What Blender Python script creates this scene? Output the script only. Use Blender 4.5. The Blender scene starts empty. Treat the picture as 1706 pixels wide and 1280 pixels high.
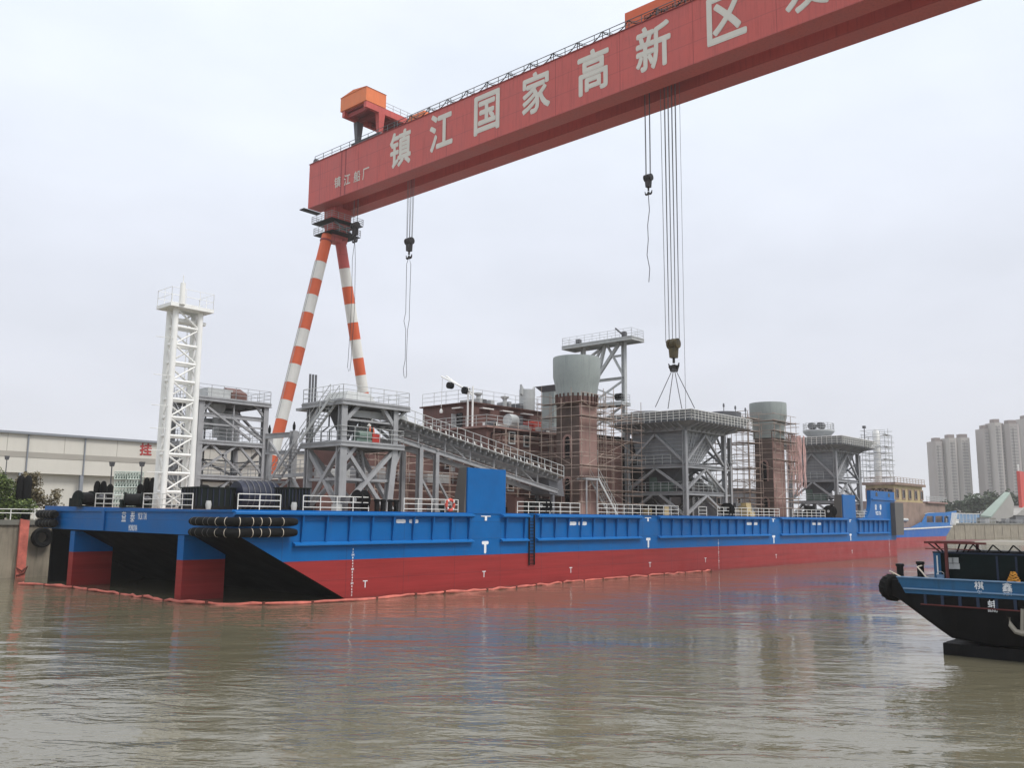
import bpy, math, random
from mathutils import Vector, Matrix
random.seed(7)
R = math.radians
scene = bpy.context.scene
col = scene.collection

# ------------------------------------------------------------------ camera
F_PX = 1484.8                      # focal length in pixels of a 1706 px wide frame
PITCH, ROLL, YAW = R(8.52985), R(0.48673), R(41.91139)
CAM = Vector((-40.28, -51.84, 5.8))
_f = Vector((math.cos(YAW)*math.cos(PITCH), math.sin(YAW)*math.cos(PITCH), math.sin(PITCH)))
_r = Vector((math.sin(YAW), -math.cos(YAW), 0))
_u = _r.cross(_f)
RIGHT = math.cos(ROLL)*_r + math.sin(ROLL)*_u
UP = -math.sin(ROLL)*_r + math.cos(ROLL)*_u
FWD = _f
cam_data = bpy.data.cameras.new('camera')
cam = bpy.data.objects.new('camera', cam_data); col.objects.link(cam)
cam_data.sensor_fit = 'HORIZONTAL'; cam_data.sensor_width = 36
cam_data.lens = F_PX/1706*36
cam_data.clip_start = 0.1; cam_data.clip_end = 6000
m = Matrix((RIGHT, UP, -FWD)).transposed().to_4x4(); m.translation = CAM
cam.matrix_world = m
scene.camera = cam

# ------------------------------------------------------------------ light
SUN_EL, SUN_AZ = R(52), R(-78)      # overcast: a wide soft sun on the camera's side of the dock
sund = bpy.data.lights.new('sun', 'SUN'); sund.energy = 1.5; sund.angle = R(18); sund.color = (1, .965, .92)
sun = bpy.data.objects.new('sun', sund); col.objects.link(sun)
sdir = Vector((math.cos(SUN_EL)*math.cos(SUN_AZ), math.cos(SUN_EL)*math.sin(SUN_AZ), math.sin(SUN_EL)))
sun.rotation_euler = sdir.to_track_quat('Z', 'Y').to_euler()
sun.location = (0, -100, 150)
world = bpy.data.worlds.new('World'); scene.world = world; world.use_nodes = True
nt = world.node_tree; nt.nodes.clear()
def N(nt, t, **kw):
    n = nt.nodes.new(t)
    for k, v in kw.items():
        if k == 'inp':
            for a, b in v.items(): n.inputs[a].default_value = b
        else: setattr(n, k, v)
    return n
out = N(nt, 'ShaderNodeOutputWorld')
sky = N(nt, 'ShaderNodeTexSky', sky_type='NISHITA', sun_disc=False, sun_elevation=SUN_EL, sun_rotation=R(90)-SUN_AZ)
sky.air_density = 1.0; sky.dust_density = 4.0
bg1 = N(nt, 'ShaderNodeBackground', inp={'Strength': .05}); nt.links.new(sky.outputs[0], bg1.inputs[0])
# the cloud layer: brighter overhead, greyer towards the horizon, softly mottled
tc = N(nt, 'ShaderNodeTexCoord')
sep = N(nt, 'ShaderNodeSeparateXYZ'); nt.links.new(tc.outputs['Generated'], sep.inputs[0])
mp = N(nt, 'ShaderNodeMapping', inp={'Scale': (1.3, 1.3, 3.2)}); nt.links.new(tc.outputs['Generated'], mp.inputs[0])
nz = N(nt, 'ShaderNodeTexNoise', inp={'Scale': 2.2, 'Detail': 6.0, 'Roughness': .5}); nt.links.new(mp.outputs[0], nz.inputs[0])
ramp = N(nt, 'ShaderNodeValToRGB'); nt.links.new(sep.outputs[2], ramp.inputs[0])
e = ramp.color_ramp.elements
e[0].position = 0.0; e[0].color = (.55, .565, .62, 1)
e[1].position = 1.0; e[1].color = (1.2, 1.2, 1.2, 1)
for p, c in ((.14, (.605, .625, .69)), (.30, (.66, .695, .775)), (.48, (.70, .755, .835)), (.7, (.92, .94, .97))):
    k = e.new(p); k.color = (*c, 1)
mr = N(nt, 'ShaderNodeMapRange', inp={'From Min': .3, 'From Max': .7, 'To Min': .91, 'To Max': 1.06}); nt.links.new(nz.outputs[0], mr.inputs[0])
vm = N(nt, 'ShaderNodeVectorMath', operation='SCALE'); nt.links.new(ramp.outputs[0], vm.inputs[0]); nt.links.new(mr.outputs[0], vm.inputs['Scale'])
bg2 = N(nt, 'ShaderNodeBackground', inp={'Strength': 1.0}); nt.links.new(vm.outputs[0], bg2.inputs[0])
add = N(nt, 'ShaderNodeMixShader', inp={0: .9}); nt.links.new(bg1.outputs[0], add.inputs[1]); nt.links.new(bg2.outputs[0], add.inputs[2])
nt.links.new(add.outputs[0], out.inputs[0])
vs = scene.view_settings
vs.view_transform = 'Standard'; vs.look = 'None'; vs.gamma = 1; vs.use_curve_mapping = False
vs.exposure = 0.48
scene.render.engine = 'CYCLES'
scene.cycles.max_bounces = 8; scene.cycles.volume_bounces = 1
scene.cycles.use_denoising = True

# ------------------------------------------------------------------ helpers
def V(*a): return Vector(a[0]) if len(a) == 1 else Vector(a)
def ray(x, y): return RIGHT*((x-853)/F_PX) + UP*(-(y-640)/F_PX) + FWD
def onX(x, y, c): d = ray(x, y); return CAM + d*((c-CAM.x)/d.x)
def onY(x, y, c): d = ray(x, y); return CAM + d*((c-CAM.y)/d.y)
def onZ(x, y, c=0.): d = ray(x, y); return CAM + d*((c-CAM.z)/d.z)
def at(x, y, dep): return CAM + ray(x, y)*dep

class MB:
    """collects shapes (world coordinates) for one mesh"""
    def __init__(s): s.v = []; s.f = []; s.m = []; s.mi = 0; s.sm = []
    def add(s, vs, fs, smooth=False):
        o = len(s.v); s.v += [tuple(p) for p in vs]
        for f in fs: s.f.append([o+i for i in f]); s.m.append(s.mi); s.sm.append(smooth)
        return s
    def box(s, x0, x1, y0, y1, z0, z1):
        p = [(x, y, z) for z in (z0, z1) for y in (y0, y1) for x in (x0, x1)]
        return s.add(p, [(0,2,3,1),(4,5,7,6),(0,1,5,4),(2,6,7,3),(0,4,6,2),(1,3,7,5)])
    def hexa(s, b, t):
        """b, t: four bottom and four top corners in the same turn"""
        return s.add(list(b)+list(t), [(3,2,1,0),(4,5,6,7)]+[(i,(i+1)%4,4+(i+1)%4,4+i) for i in range(4)])
    def beam(s, a, b, w=.2, h=None, up=None):
        a, b = V(a), V(b); d = (b-a).normalized(); h = h or w
        up = V(up) if up else (V(0,0,1) if abs(d.z) < .95 else V(0,1,0))
        x = d.cross(up).normalized(); y = x.cross(d).normalized()
        q = lambda p: [p+x*(w/2*i)+y*(h/2*j) for i, j in ((-1,-1),(1,-1),(1,1),(-1,1))]
        return s.hexa(q(a), q(b))
    def ibeam(s, a, b, w=.3, h=.4, t=.05):
        a, b = V(a), V(b); d = (b-a).normalized()
        up = V(0,0,1) if abs(d.z) < .95 else V(0,1,0)
        x = d.cross(up).normalized(); y = x.cross(d).normalized()
        for o in (-1, 1): s.beam(a+y*(o*(h-t)/2), b+y*(o*(h-t)/2), w, t, up)
        return s.beam(a, b, t, h-2*t, up)
    def tube(s, a, b, r, r2=None, n=8, caps=True):
        a, b = V(a), V(b); d = (b-a).normalized(); r2 = r if r2 is None else r2
        up = V(0,0,1) if abs(d.z) < .95 else V(0,1,0)
        x = d.cross(up).normalized(); y = x.cross(d).normalized()
        c = [(math.cos(2*math.pi*i/n), math.sin(2*math.pi*i/n)) for i in range(n)]
        s.add([a+x*(r*p)+y*(r*q) for p, q in c]+[b+x*(r2*p)+y*(r2*q) for p, q in c],
              [(i, (i+1) % n, n+(i+1) % n, n+i) for i in range(n)], n > 6)
        if caps:
            o = len(s.v)-2*n
            s.f += [[o+i for i in reversed(range(n))], [o+n+i for i in range(n)]]; s.m += [s.mi]*2; s.sm += [False]*2
        return s
    def path(s, pts, r, n=8, closed=False):
        pts = [V(p) for p in pts]; k = len(pts); rings = []
        for i, p in enumerate(pts):
            a = pts[(i-1) % k] if (closed or i) else p; b = pts[(i+1) % k] if (closed or i < k-1) else p
            d = (b-a).normalized(); up = V(0,0,1) if abs(d.z) < .95 else V(0,1,0)
            x = d.cross(up).normalized(); y = x.cross(d).normalized()
            rr = r[i] if isinstance(r, (list, tuple)) else r
            rings.append([p+x*(rr*math.cos(2*math.pi*j/n))+y*(rr*math.sin(2*math.pi*j/n)) for j in range(n)])
        vs = [q for g in rings for q in g]; fs = []
        for i in range(k if closed else k-1):
            for j in range(n): fs.append((i*n+j, i*n+(j+1) % n, ((i+1) % k)*n+(j+1) % n, ((i+1) % k)*n+j))
        if not closed: fs += [tuple(reversed(range(n))), tuple((k-1)*n+j for j in range(n))]
        return s.add(vs, fs, True)
    def prism(s, poly, vec):
        poly = [V(p) for p in poly]; n = len(poly); vec = V(vec)
        return s.add(poly+[p+vec for p in poly], [tuple(reversed(range(n))), tuple(range(n, 2*n))]+[(i,(i+1)%n,n+(i+1)%n,n+i) for i in range(n)])
    def lathe(s, prof, c, n=24, axis='Z', caps=True):
        vs = []
        for r, h in prof:
            for j in range(n):
                a = 2*math.pi*j/n; p, q = r*math.cos(a), r*math.sin(a)
                o = {'Z': (p, q, h), 'X': (h, p, q), 'Y': (q, h, p)}[axis]
                vs.append((c[0]+o[0], c[1]+o[1], c[2]+o[2]))
        fs = [(i*n+j, i*n+(j+1) % n, (i+1)*n+(j+1) % n, (i+1)*n+j) for i in range(len(prof)-1) for j in range(n)]
        s.add(vs, fs, True)
        if caps:
            o = len(s.v)-len(vs); k = (len(prof)-1)*n
            s.f += [[o+i for i in reversed(range(n))], [o+k+i for i in range(n)]]; s.m += [s.mi]*2; s.sm += [False]*2
        return s
    def mat(s, i): s.mi = i; return s

LOC = {}
def thing(name, label, cat, loc, group=None):
    o = bpy.data.objects.new(name, None); col.objects.link(o); o.empty_display_size = .5
    o.location = loc; o['label'] = label; o['category'] = cat
    if group: o['group'] = group
    LOC[o.name] = V(loc)
    return o
def _mesh(name, mb, mats, base):
    me = bpy.data.meshes.new(name)
    me.from_pydata([(p[0]-base.x, p[1]-base.y, p[2]-base.z) for p in mb.v], [], mb.f)
    for q in (mats if isinstance(mats, (list, tuple)) else [mats]): me.materials.append(q)
    me.polygons.foreach_set('material_index', mb.m); me.polygons.foreach_set('use_smooth', mb.sm)
    me.update()
    me.set_sharp_from_angle(angle=R(38))
    return me
def part(name, mb, mats, parent, label=None):
    base = LOC[parent.name]
    o = bpy.data.objects.new(name, _mesh(name, mb, mats, base)); col.objects.link(o); o.parent = parent
    LOC[o.name] = base
    if label: o['label'] = label
    return o
def solo(name, mb, mats, label, cat, loc, group=None, kind=None):
    o = bpy.data.objects.new(name, _mesh(name, mb, mats, V(loc))); col.objects.link(o); o.location = loc
    LOC[o.name] = V(loc)
    if label: o['label'] = label
    if cat: o['category'] = cat
    if group: o['group'] = group
    if kind: o['kind'] = kind
    return o
def copy_tree(root, loc, label=None, rotz=None):
    def rec(o, par):
        c = o.copy(); col.objects.link(c)
        if par: c.parent = par
        for ch in list(o.children): rec(ch, c)
        return c
    r = rec(root, None); r.location = loc
    if rotz is not None: r.rotation_euler.z = rotz
    if label: r['label'] = label
    LOC[r.name] = V(loc)
    return r
def bars(name, lst, mats, parent, w=.2, h=None):
    for t in lst:
        a, b = t[0], t[1]; ww = t[2] if len(t) > 2 else w; hh = t[3] if len(t) > 3 else h
        part(name, MB().beam(a, b, ww, hh), mats, parent)
def tubes(name, lst, mats, parent, r=.05, n=6):
    for t in lst: part(name, MB().tube(t[0], t[1], t[2] if len(t) > 2 else r, n=n), mats, parent)

def guard(pts, h=1.1, r=.03, gap=1.4, rails=3, mb=None):
    """guard rail along a polyline, all in one mesh"""
    mb = mb or MB(); pts = [V(p) for p in pts]; up = V(0,0,1)
    for a, b in zip(pts, pts[1:]):
        L = (b-a).length; n = max(1, round(L/gap))
        for i in range(n+1):
            p = a.lerp(b, i/n); mb.tube(p, p+up*h, r, n=5)
        for k in range(rails):
            z = h*(1-k/rails) if rails > 1 else h
            mb.tube(a+up*z, b+up*z, r*.85, n=5)
    return mb
def handrail(label, pts, h=1.1, r=.04, gap=1.5, rails=3, mat=None, group='handrails round the deck edge'):
    pts = [V(p) for p in pts]; up = V(0,0,1); mat = mat or M['rail_white']
    t = thing('handrail', label, 'handrail', pts[0], group)
    for a, b in zip(pts, pts[1:]):
        n = max(1, round((b-a).length/gap))
        for i in range(n+1):
            if i == 0 and a is not pts[0]: continue
            p = a.lerp(b, i/n); part('post', MB().tube(p, p+up*h, r, n=6), mat, t)
        for k in range(rails):
            z = h-.02-k*h*.36
            part('rail', MB().tube(a+up*z, b+up*z, r*.9, n=6), mat, t)
    return t

def text_mesh(s, o, right, up, height, mats, name, parent, width=None, bold=.0, depth=.02, xs=1.0):
    """lettering as real raised letters: centred on o, reading along right"""
    cu = bpy.data.curves.new('lettering', 'FONT'); cu.body = s; cu.size = 1; cu.extrude = .0
    cu.resolution_u = 3
    ob = bpy.data.objects.new('lettering_source', cu); col.objects.link(ob)
    dg = bpy.context.evaluated_depsgraph_get(); dg.update()
    me = bpy.data.meshes.new_from_object(ob.evaluated_get(dg))
    bpy.data.objects.remove(ob); bpy.data.curves.remove(cu)
    xs_ = [v.co.x for v in me.vertices]; ys = [v.co.y for v in me.vertices]
    cx, cy = (min(xs_)+max(xs_))/2, (min(ys)+max(ys))/2
    k = height/(max(ys)-min(ys)); kx = (width/(max(xs_)-min(xs_))) if width else k*xs
    right, up, o = V(right).normalized(), V(up).normalized(), V(o); nrm = right.cross(up)
    base = LOC[parent.name]
    bm_f = [list(p.vertices) for p in me.polygons]
    front = [o+right*((v.co.x-cx)*kx)+up*((v.co.y-cy)*k)+nrm*depth for v in me.vertices]
    mb = MB()
    if bold:        # heavier strokes: the same outline again, nudged sideways and 1 mm lower each time
        for i, (dx, dy) in enumerate(((1, 0), (-1, 0), (0, 1), (0, -1), (.7, .7), (-.7, -.7), (.7, -.7), (-.7, .7))):
            mb.add([p+right*(dx*bold*kx)+up*(dy*bold*k)-nrm*(depth*.09*(i+1)) for p in front], bm_f)
    nv0 = len(mb.v); bm_g = [[nv0+i for i in f] for f in bm_f]
    mb.add(front, bm_f)
    # side walls so the letters are raised paint/plate, not a floating sheet
    from collections import Counter
    cnt = Counter()
    for f in bm_f:
        for a, b in zip(f, f[1:]+f[:1]): cnt[(min(a, b), max(a, b))] += 1
    nv = len(front); mb.v += [tuple(p-nrm*depth) for p in front]
    for f in bm_g:
        for a, b in zip(f, f[1:]+f[:1]):
            if cnt[(min(a, b)-nv0, max(a, b)-nv0)] == 1: mb.f.append([b, a, a+nv, b+nv]); mb.m.append(0); mb.sm.append(False)
    bpy.data.meshes.remove(me)
    return part(name, mb, mats, parent)

# ------------------------------------------------------------------ materials
M = {}
def paint(name, c, rough=.5, var=.18, scale=.6, streak=.0, metal=0., bump=.0, dirt=None, dirt_amt=.0, spec=.4):
    mt = bpy.data.materials.new(name); mt.use_nodes = True; t = mt.node_tree; b = t.nodes['Principled BSDF']
    tc = N(t, 'ShaderNodeTexCoord'); L = t.links.new
    geo = N(t, 'ShaderNodeNewGeometry')
    n1 = N(t, 'ShaderNodeTexNoise', inp={'Scale': scale, 'Detail': 6., 'Roughness': .6}); L(geo.outputs['Position'], n1.inputs[0])
    mr = N(t, 'ShaderNodeMapRange', inp={'From Min': .3, 'From Max': .7, 'To Min': 1-var, 'To Max': 1+var}); L(n1.outputs[0], mr.inputs[0])
    sc = N(t, 'ShaderNodeVectorMath', operation='SCALE', inp={0: c}); L(mr.outputs[0], sc.inputs['Scale'])
    last = sc.outputs[0]
    if streak or dirt:
        mp = N(t, 'ShaderNodeMapping', inp={'Scale': (2.2, 2.2, .16)}); L(geo.outputs['Position'], mp.inputs[0])
        n2 = N(t, 'ShaderNodeTexNoise', inp={'Scale': 1.3, 'Detail': 5., 'Roughness': .65}); L(mp.outputs[0], n2.inputs[0])
        m2 = N(t, 'ShaderNodeMapRange', inp={'From Min': .5, 'From Max': .78, 'To Min': 0., 'To Max': max(streak, dirt_amt)}); L(n2.outputs[0], m2.inputs[0])
        mx = N(t, 'ShaderNodeMix', data_type='RGBA'); L(m2.outputs[0], mx.inputs[0]); L(last, mx.inputs[6])
        mx.inputs[7].default_value = (*(dirt or tuple(x*.45 for x in c)), 1); last = mx.outputs[2]
    L(last, b.inputs['Base Color'])
    n3 = N(t, 'ShaderNodeMapRange', inp={'From Min': .3, 'From Max': .7, 'To Min': max(.05, rough-.08), 'To Max': min(1, rough+.12)}); L(n1.outputs[0], n3.inputs[0])
    L(n3.outputs[0], b.inputs['Roughness'])
    b.inputs['Metallic'].default_value = metal; b.inputs['Specular IOR Level'].default_value = spec
    if bump:
        n4 = N(t, 'ShaderNodeTexNoise', inp={'Scale': scale*6, 'Detail': 3.}); L(geo.outputs['Position'], n4.inputs[0])
        bp = N(t, 'ShaderNodeBump', inp={'Strength': bump, 'Distance': .05}); L(n4.outputs[0], bp.inputs['Height']); L(bp.outputs[0], b.inputs['Normal'])
    M[name] = mt
    return mt
paint('underside_shade_black', (.005, .005, .006), .7, .2, spec=.08)  # near-black colour that holds the shade under the raked stern
paint('hull_blue', (.0, .114, .36), .4, .10, .5, streak=.12, dirt=(.0, .066, .26), bump=.03, spec=.22)
paint('blue_light', (.004, .135, .41), .42, .10, .5, spec=.3)
paint('casing_grey', (.115, .108, .10), .6, .12)
paint('steel_grey', (.33, .335, .345), .55, .14, .8, dirt=(.13, .12, .11), dirt_amt=.35)
paint('steel_dark', (.12, .122, .132), .6, .2, .8)
paint('steel_light', (.47, .485, .48), .55, .12, .6, dirt=(.25, .24, .22), dirt_amt=.3)
paint('hopper_grey', (.275, .285, .30), .55, .14, .6, dirt=(.10, .095, .09), dirt_amt=.4)
paint('flare_grey', (.31, .345, .335), .6, .10, .35, dirt=(.17, .185, .185), dirt_amt=.6)
paint('primer', (.132, .068, .059), .75, .28, .45, dirt=(.075, .058, .047), dirt_amt=.7, bump=.08)
paint('primer_dark', (.085, .038, .030), .8, .3, .4, dirt=(.04, .032, .026), dirt_amt=.7, bump=.08)
paint('column_brown', (.13, .092, .08), .8, .3, .5, dirt=(.075, .06, .048), dirt_amt=.7, bump=.06)
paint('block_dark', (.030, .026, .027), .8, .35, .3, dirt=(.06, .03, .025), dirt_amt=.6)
paint('primer_pink', (.31, .195, .17), .75, .22, .45, dirt=(.18, .08, .07), dirt_amt=.5, bump=.06)
paint('deck_grey', (.30, .24, .21), .8, .3, .4, dirt=(.12, .09, .07), dirt_amt=.5)
paint('white', (.86, .86, .83), .45, .05, .8, dirt=(.55, .53, .46), dirt_amt=.25)
paint('rail_white', (.72, .71, .67), .5, .12, 1.5)
paint('mark_white', (.80, .82, .84), .55, .08, 2.)
paint('letter_cream', (.64, .615, .55), .6, .07, .5)
paint('rubber', (.009, .009, .009), .8, .3, 2., bump=.15, spec=.12)
paint('rope_white', (.62, .55, .45), .8, .2, 3.)
paint('winch_green', (.009, .014, .013), .55, .4, 1.2, spec=.15, dirt=(.05, .03, .02), dirt_amt=.4)
paint('winch_navy', (.012, .017, .038), .45, .3, 1.2)
paint('black_iron', (.010, .010, .011), .6, .3, 2., spec=.18)
paint('window_dark', (.006, .006, .007), .25, .2, 2.)
paint('crane_red', (.52, .092, .078), .5, .09, .25, dirt=(.33, .055, .045), dirt_amt=.75)
paint('crane_red_dark', (.27, .035, .035), .55, .12, .3)
paint('orange', (.66, .115, .035), .5, .07, .4)
paint('orange_house', (.74, .20, .065), .5, .07, .4, dirt=(.5, .13, .05), dirt_amt=.3)
paint('leg_white', (.74, .73, .68), .5, .05, .4, dirt=(.55, .5, .42), dirt_amt=.3)
paint('hook_iron', (.022, .018, .018), .55, .3, 2.)
paint('hook_yellow', (.075, .054, .018), .55, .6, 1.5)
paint('wire', (.05, .05, .055), .6, .2, 2.)
paint('wire_light', (.16, .16, .17), .6, .2, 2.)
paint('concrete', (.27, .235, .18), .85, .25, .35, dirt=(.085, .075, .055), dirt_amt=.85, bump=.25)
paint('concrete_grey', (.19, .185, .16), .85, .2, .2, dirt=(.10, .10, .08), dirt_amt=.6, bump=.2)
paint('hall_white', (.62, .60, .54), .55, .04, .15, dirt=(.5, .48, .43), dirt_amt=.25)
paint('hall_grey', (.37, .35, .31), .6, .06, .2)
paint('hall_trim', (.24, .26, .29), .6, .08, .3)
paint('sign_red', (.42, .045, .045), .6, .15, .6)
paint('boom_orange', (.52, .14, .105), .65, .35, 1.1, bump=.3)
paint('boom_dark', (.12, .03, .02), .7, .3, 1.)
paint('scaffold_steel', (.36, .28, .235), .7, .4, 1.)
paint('scaffold_plank', (.14, .10, .075), .85, .35, 1.)
paint('net_pink', (.62, .42, .39), .8, .2, .8)
paint('cage_green', (.55, .62, .56), .5, .2, 1.2)
paint('buoy_red', (.62, .10, .07), .5, .1, 1.)
paint('red_paint', (.42, .04, .03), .55, .15, 1.)
paint('red_far', (.55, .05, .035), .55, .12, .6)
paint('cream', (.46, .37, .20), .65, .2, .5, dirt=(.22, .15, .09), dirt_amt=.6)
paint('rust_tan', (.28, .20, .16), .75, .3, .4, dirt=(.15, .09, .06), dirt_amt=.6)
paint('boat_blue', (.012, .095, .21), .42, .15, 1.5, dirt=(.02, .05, .09), dirt_amt=.5)
paint('boat_navy', (.010, .022, .052), .5, .25, 1.)
paint('boat_black', (.006, .006, .007), .5, .4, 1.2, dirt=(.02, .016, .013), dirt_amt=.5, spec=.12)
paint('boat_dark_green', (.005, .011, .011), .65, .4, 1., spec=.12)
paint('beige', (.27, .25, .21), .7, .1, .6)
paint('canopy_red', (.11, .024, .022), .6, .25, 1.)
paint('rope_yellow', (.62, .27, .04), .7, .2, 3.)
paint('bundle_yellow', (.45, .20, .02), .8, .3, 3.)
paint('fence_blue', (.16, .27, .42), .6, .12, .3)
paint('incline_green', (.27, .33, .285), .7, .15, .15)
paint('roof_grey', (.30, .29, .27), .7, .12, .2)
paint('tower_wall', (.30, .27, .26), .8, .06, .02)
paint('tower_pale', (.37, .345, .325), .8, .06, .02)
paint('tower_brown', (.20, .16, .15), .8, .06, .02)
paint('tower_glass', (.10, .115, .13), .3, .2, .05)
def banded(name, c0, c1, pitch, share):
    mt = paint(name, c0, .6, .05, .05); t = mt.node_tree; b = t.nodes['Principled BSDF']; L = t.links.new
    g = N(t, 'ShaderNodeNewGeometry'); sp = N(t, 'ShaderNodeSeparateXYZ'); L(g.outputs['Position'], sp.inputs[0])
    d = N(t, 'ShaderNodeMath', operation='DIVIDE', inp={1: pitch}); L(sp.outputs[2], d.inputs[0])
    f = N(t, 'ShaderNodeMath', operation='FRACT'); L(d.outputs[0], f.inputs[0])
    k = N(t, 'ShaderNodeMath', operation='GREATER_THAN', inp={1: share}); L(f.outputs[0], k.inputs[0])
    mx = N(t, 'ShaderNodeMix', data_type='RGBA'); L(k.outputs[0], mx.inputs[0]); mx.inputs[6].default_value = (*c0, 1); mx.inputs[7].default_value = (*c1, 1)
    L(mx.outputs[2], b.inputs['Base Color'])
banded('tower_bands', (.19, .18, .18), (.31, .29, .275), 3.0, .5)
paint('land', (.16, .145, .11), .9, .25, .08)
paint('bark', (.06, .045, .03), .9, .2, 2.)
paint('machine_green', (.14, .20, .17), .55, .25, 1.)

def hull_paint(name, blue, red, z, black_below=None):
    mt = paint(name, blue, .4, .10, .5, streak=.10, dirt=tuple(x*.6 for x in blue), bump=.03, spec=.22)
    t = mt.node_tree; b = t.nodes['Principled BSDF']; L = t.links.new
    src = b.inputs['Base Color'].links[0].from_socket
    geo = N(t, 'ShaderNodeNewGeometry'); sp = N(t, 'ShaderNodeSeparateXYZ'); L(geo.outputs['Position'], sp.inputs[0])
    gt = N(t, 'ShaderNodeMath', operation='GREATER_THAN', inp={1: z}); L(sp.outputs[2], gt.inputs[0])
    # red bottom paint with long faint horizontal roller marks and scuffs
    mp = N(t, 'ShaderNodeMapping', inp={'Scale': (.05, .05, 1.4)}); L(geo.outputs['Position'], mp.inputs[0])
    n = N(t, 'ShaderNodeTexNoise', inp={'Scale': 2.2, 'Detail': 7., 'Roughness': .65}); L(mp.outputs[0], n.inputs[0])
    r = N(t, 'ShaderNodeMapRange', inp={'From Min': .3, 'From Max': .7, 'To Min': .8, 'To Max': 1.18}); L(n.outputs[0], r.inputs[0])
    s = N(t, 'ShaderNodeVectorMath', operation='SCALE', inp={0: red}); L(r.outputs[0], s.inputs['Scale'])
    # wet stained band along the waterline
    w = N(t, 'ShaderNodeMapRange', inp={'From Min': .05, 'From Max': .45, 'To Min': .55, 'To Max': 0.}); L(sp.outputs[2], w.inputs[0])
    wx = N(t, 'ShaderNodeMix', data_type='RGBA'); L(w.outputs[0], wx.inputs[0]); L(s.outputs[0], wx.inputs[6]); wx.inputs[7].default_value = (red[0]*.6, red[1]*.9, red[2]*.8, 1)
    mx = N(t, 'ShaderNodeMix', data_type='RGBA'); L(gt.outputs[0], mx.inputs[0]); L(wx.outputs[2], mx.inputs[6]); L(src, mx.inputs[7])
    L(mx.outputs[2], b.inputs['Base Color'])
    return mt
def seams(mt, px, pz):
    t = mt.node_tree; b = t.nodes['Principled BSDF']; L = t.links.new
    g = N(t, 'ShaderNodeNewGeometry'); sp = N(t, 'ShaderNodeSeparateXYZ'); L(g.outputs['Position'], sp.inputs[0])
    hs_ = []
    for axis, pitch, w in ((0, px, .012), (2, pz, .03)):
        d = N(t, 'ShaderNodeMath', operation='DIVIDE', inp={1: pitch}); L(sp.outputs[axis], d.inputs[0])
        f = N(t, 'ShaderNodeMath', operation='PINGPONG', inp={1: .5}); L(d.outputs[0], f.inputs[0])
        r = N(t, 'ShaderNodeMapRange', inp={'From Min': 0, 'From Max': w, 'To Min': 1., 'To Max': 0.}); L(f.outputs[0], r.inputs[0]); hs_.append(r.outputs[0])
    mx = N(t, 'ShaderNodeMath', operation='MAXIMUM'); L(hs_[0], mx.inputs[0]); L(hs_[1], mx.inputs[1])
    n = N(t, 'ShaderNodeTexNoise', inp={'Scale': .9, 'Detail': 2.}); L(g.outputs['Position'], n.inputs[0])
    k = N(t, 'ShaderNodeMath', operation='MULTIPLY', inp={1: 1.6}); L(n.outputs[0], k.inputs[0])
    ad = N(t, 'ShaderNodeMath', operation='ADD'); L(k.outputs[0], ad.inputs[0]); L(mx.outputs[0], ad.inputs[1])
    bp = N(t, 'ShaderNodeBump', inp={'Strength': .35, 'Distance': .02}); L(ad.outputs[0], bp.inputs['Height']); L(bp.outputs[0], b.inputs['Normal'])
    src = b.inputs['Base Color'].links[0].from_socket
    mp = N(t, 'ShaderNodeMapping', inp={'Scale': (1.6, 1.6, .12)}); L(g.outputs['Position'], mp.inputs[0])
    n2 = N(t, 'ShaderNodeTexNoise', inp={'Scale': 2.4, 'Detail': 6., 'Roughness': .7}); L(mp.outputs[0], n2.inputs[0])
    r2 = N(t, 'ShaderNodeMapRange', inp={'From Min': .60, 'From Max': .80, 'To Min': 0., 'To Max': .55}); L(n2.outputs[0], r2.inputs[0])
    m2 = N(t, 'ShaderNodeMix', data_type='RGBA'); L(r2.outputs[0], m2.inputs[0]); L(src, m2.inputs[6]); m2.inputs[7].default_value = (.10, .055, .05, 1)
    m3 = N(t, 'ShaderNodeMix', data_type='RGBA', inp={}); sc = N(t, 'ShaderNodeMath', operation='MULTIPLY', inp={1: .28}); L(mx.outputs[0], sc.inputs[0]); L(sc.outputs[0], m3.inputs[0]); L(m2.outputs[2], m3.inputs[6]); m3.inputs[7].default_value = (.02, .02, .03, 1)
    L(m3.outputs[2], b.inputs['Base Color'])
hull_paint('hull_two_tone', (.0, .114, .36), (.31, .032, .031), 2.72); seams(M['hull_two_tone'], 5.4, 1.36)

seams(M['crane_red'], 11.2, 2.85)
def leafy(name, dark, light):
    mt = bpy.data.materials.new(name); mt.use_nodes = True; t = mt.node_tree; b = t.nodes['Principled BSDF']; L = t.links.new
    g = N(t, 'ShaderNodeNewGeometry')
    mx = N(t, 'ShaderNodeMix', data_type='RGBA'); L(g.outputs['Random Per Island'], mx.inputs[0])
    mx.inputs[6].default_value = (*dark, 1); mx.inputs[7].default_value = (*light, 1)
    L(mx.outputs[2], b.inputs['Base Color']); b.inputs['Roughness'].default_value = .7
    M[name] = mt
leafy('leaf_green', (.03, .06, .016), (.16, .21, .05))
leafy('leaf_brown', (.07, .058, .03), (.21, .17, .085))
leafy('leaf_far', (.02, .035, .02), (.055, .085, .04))

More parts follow.
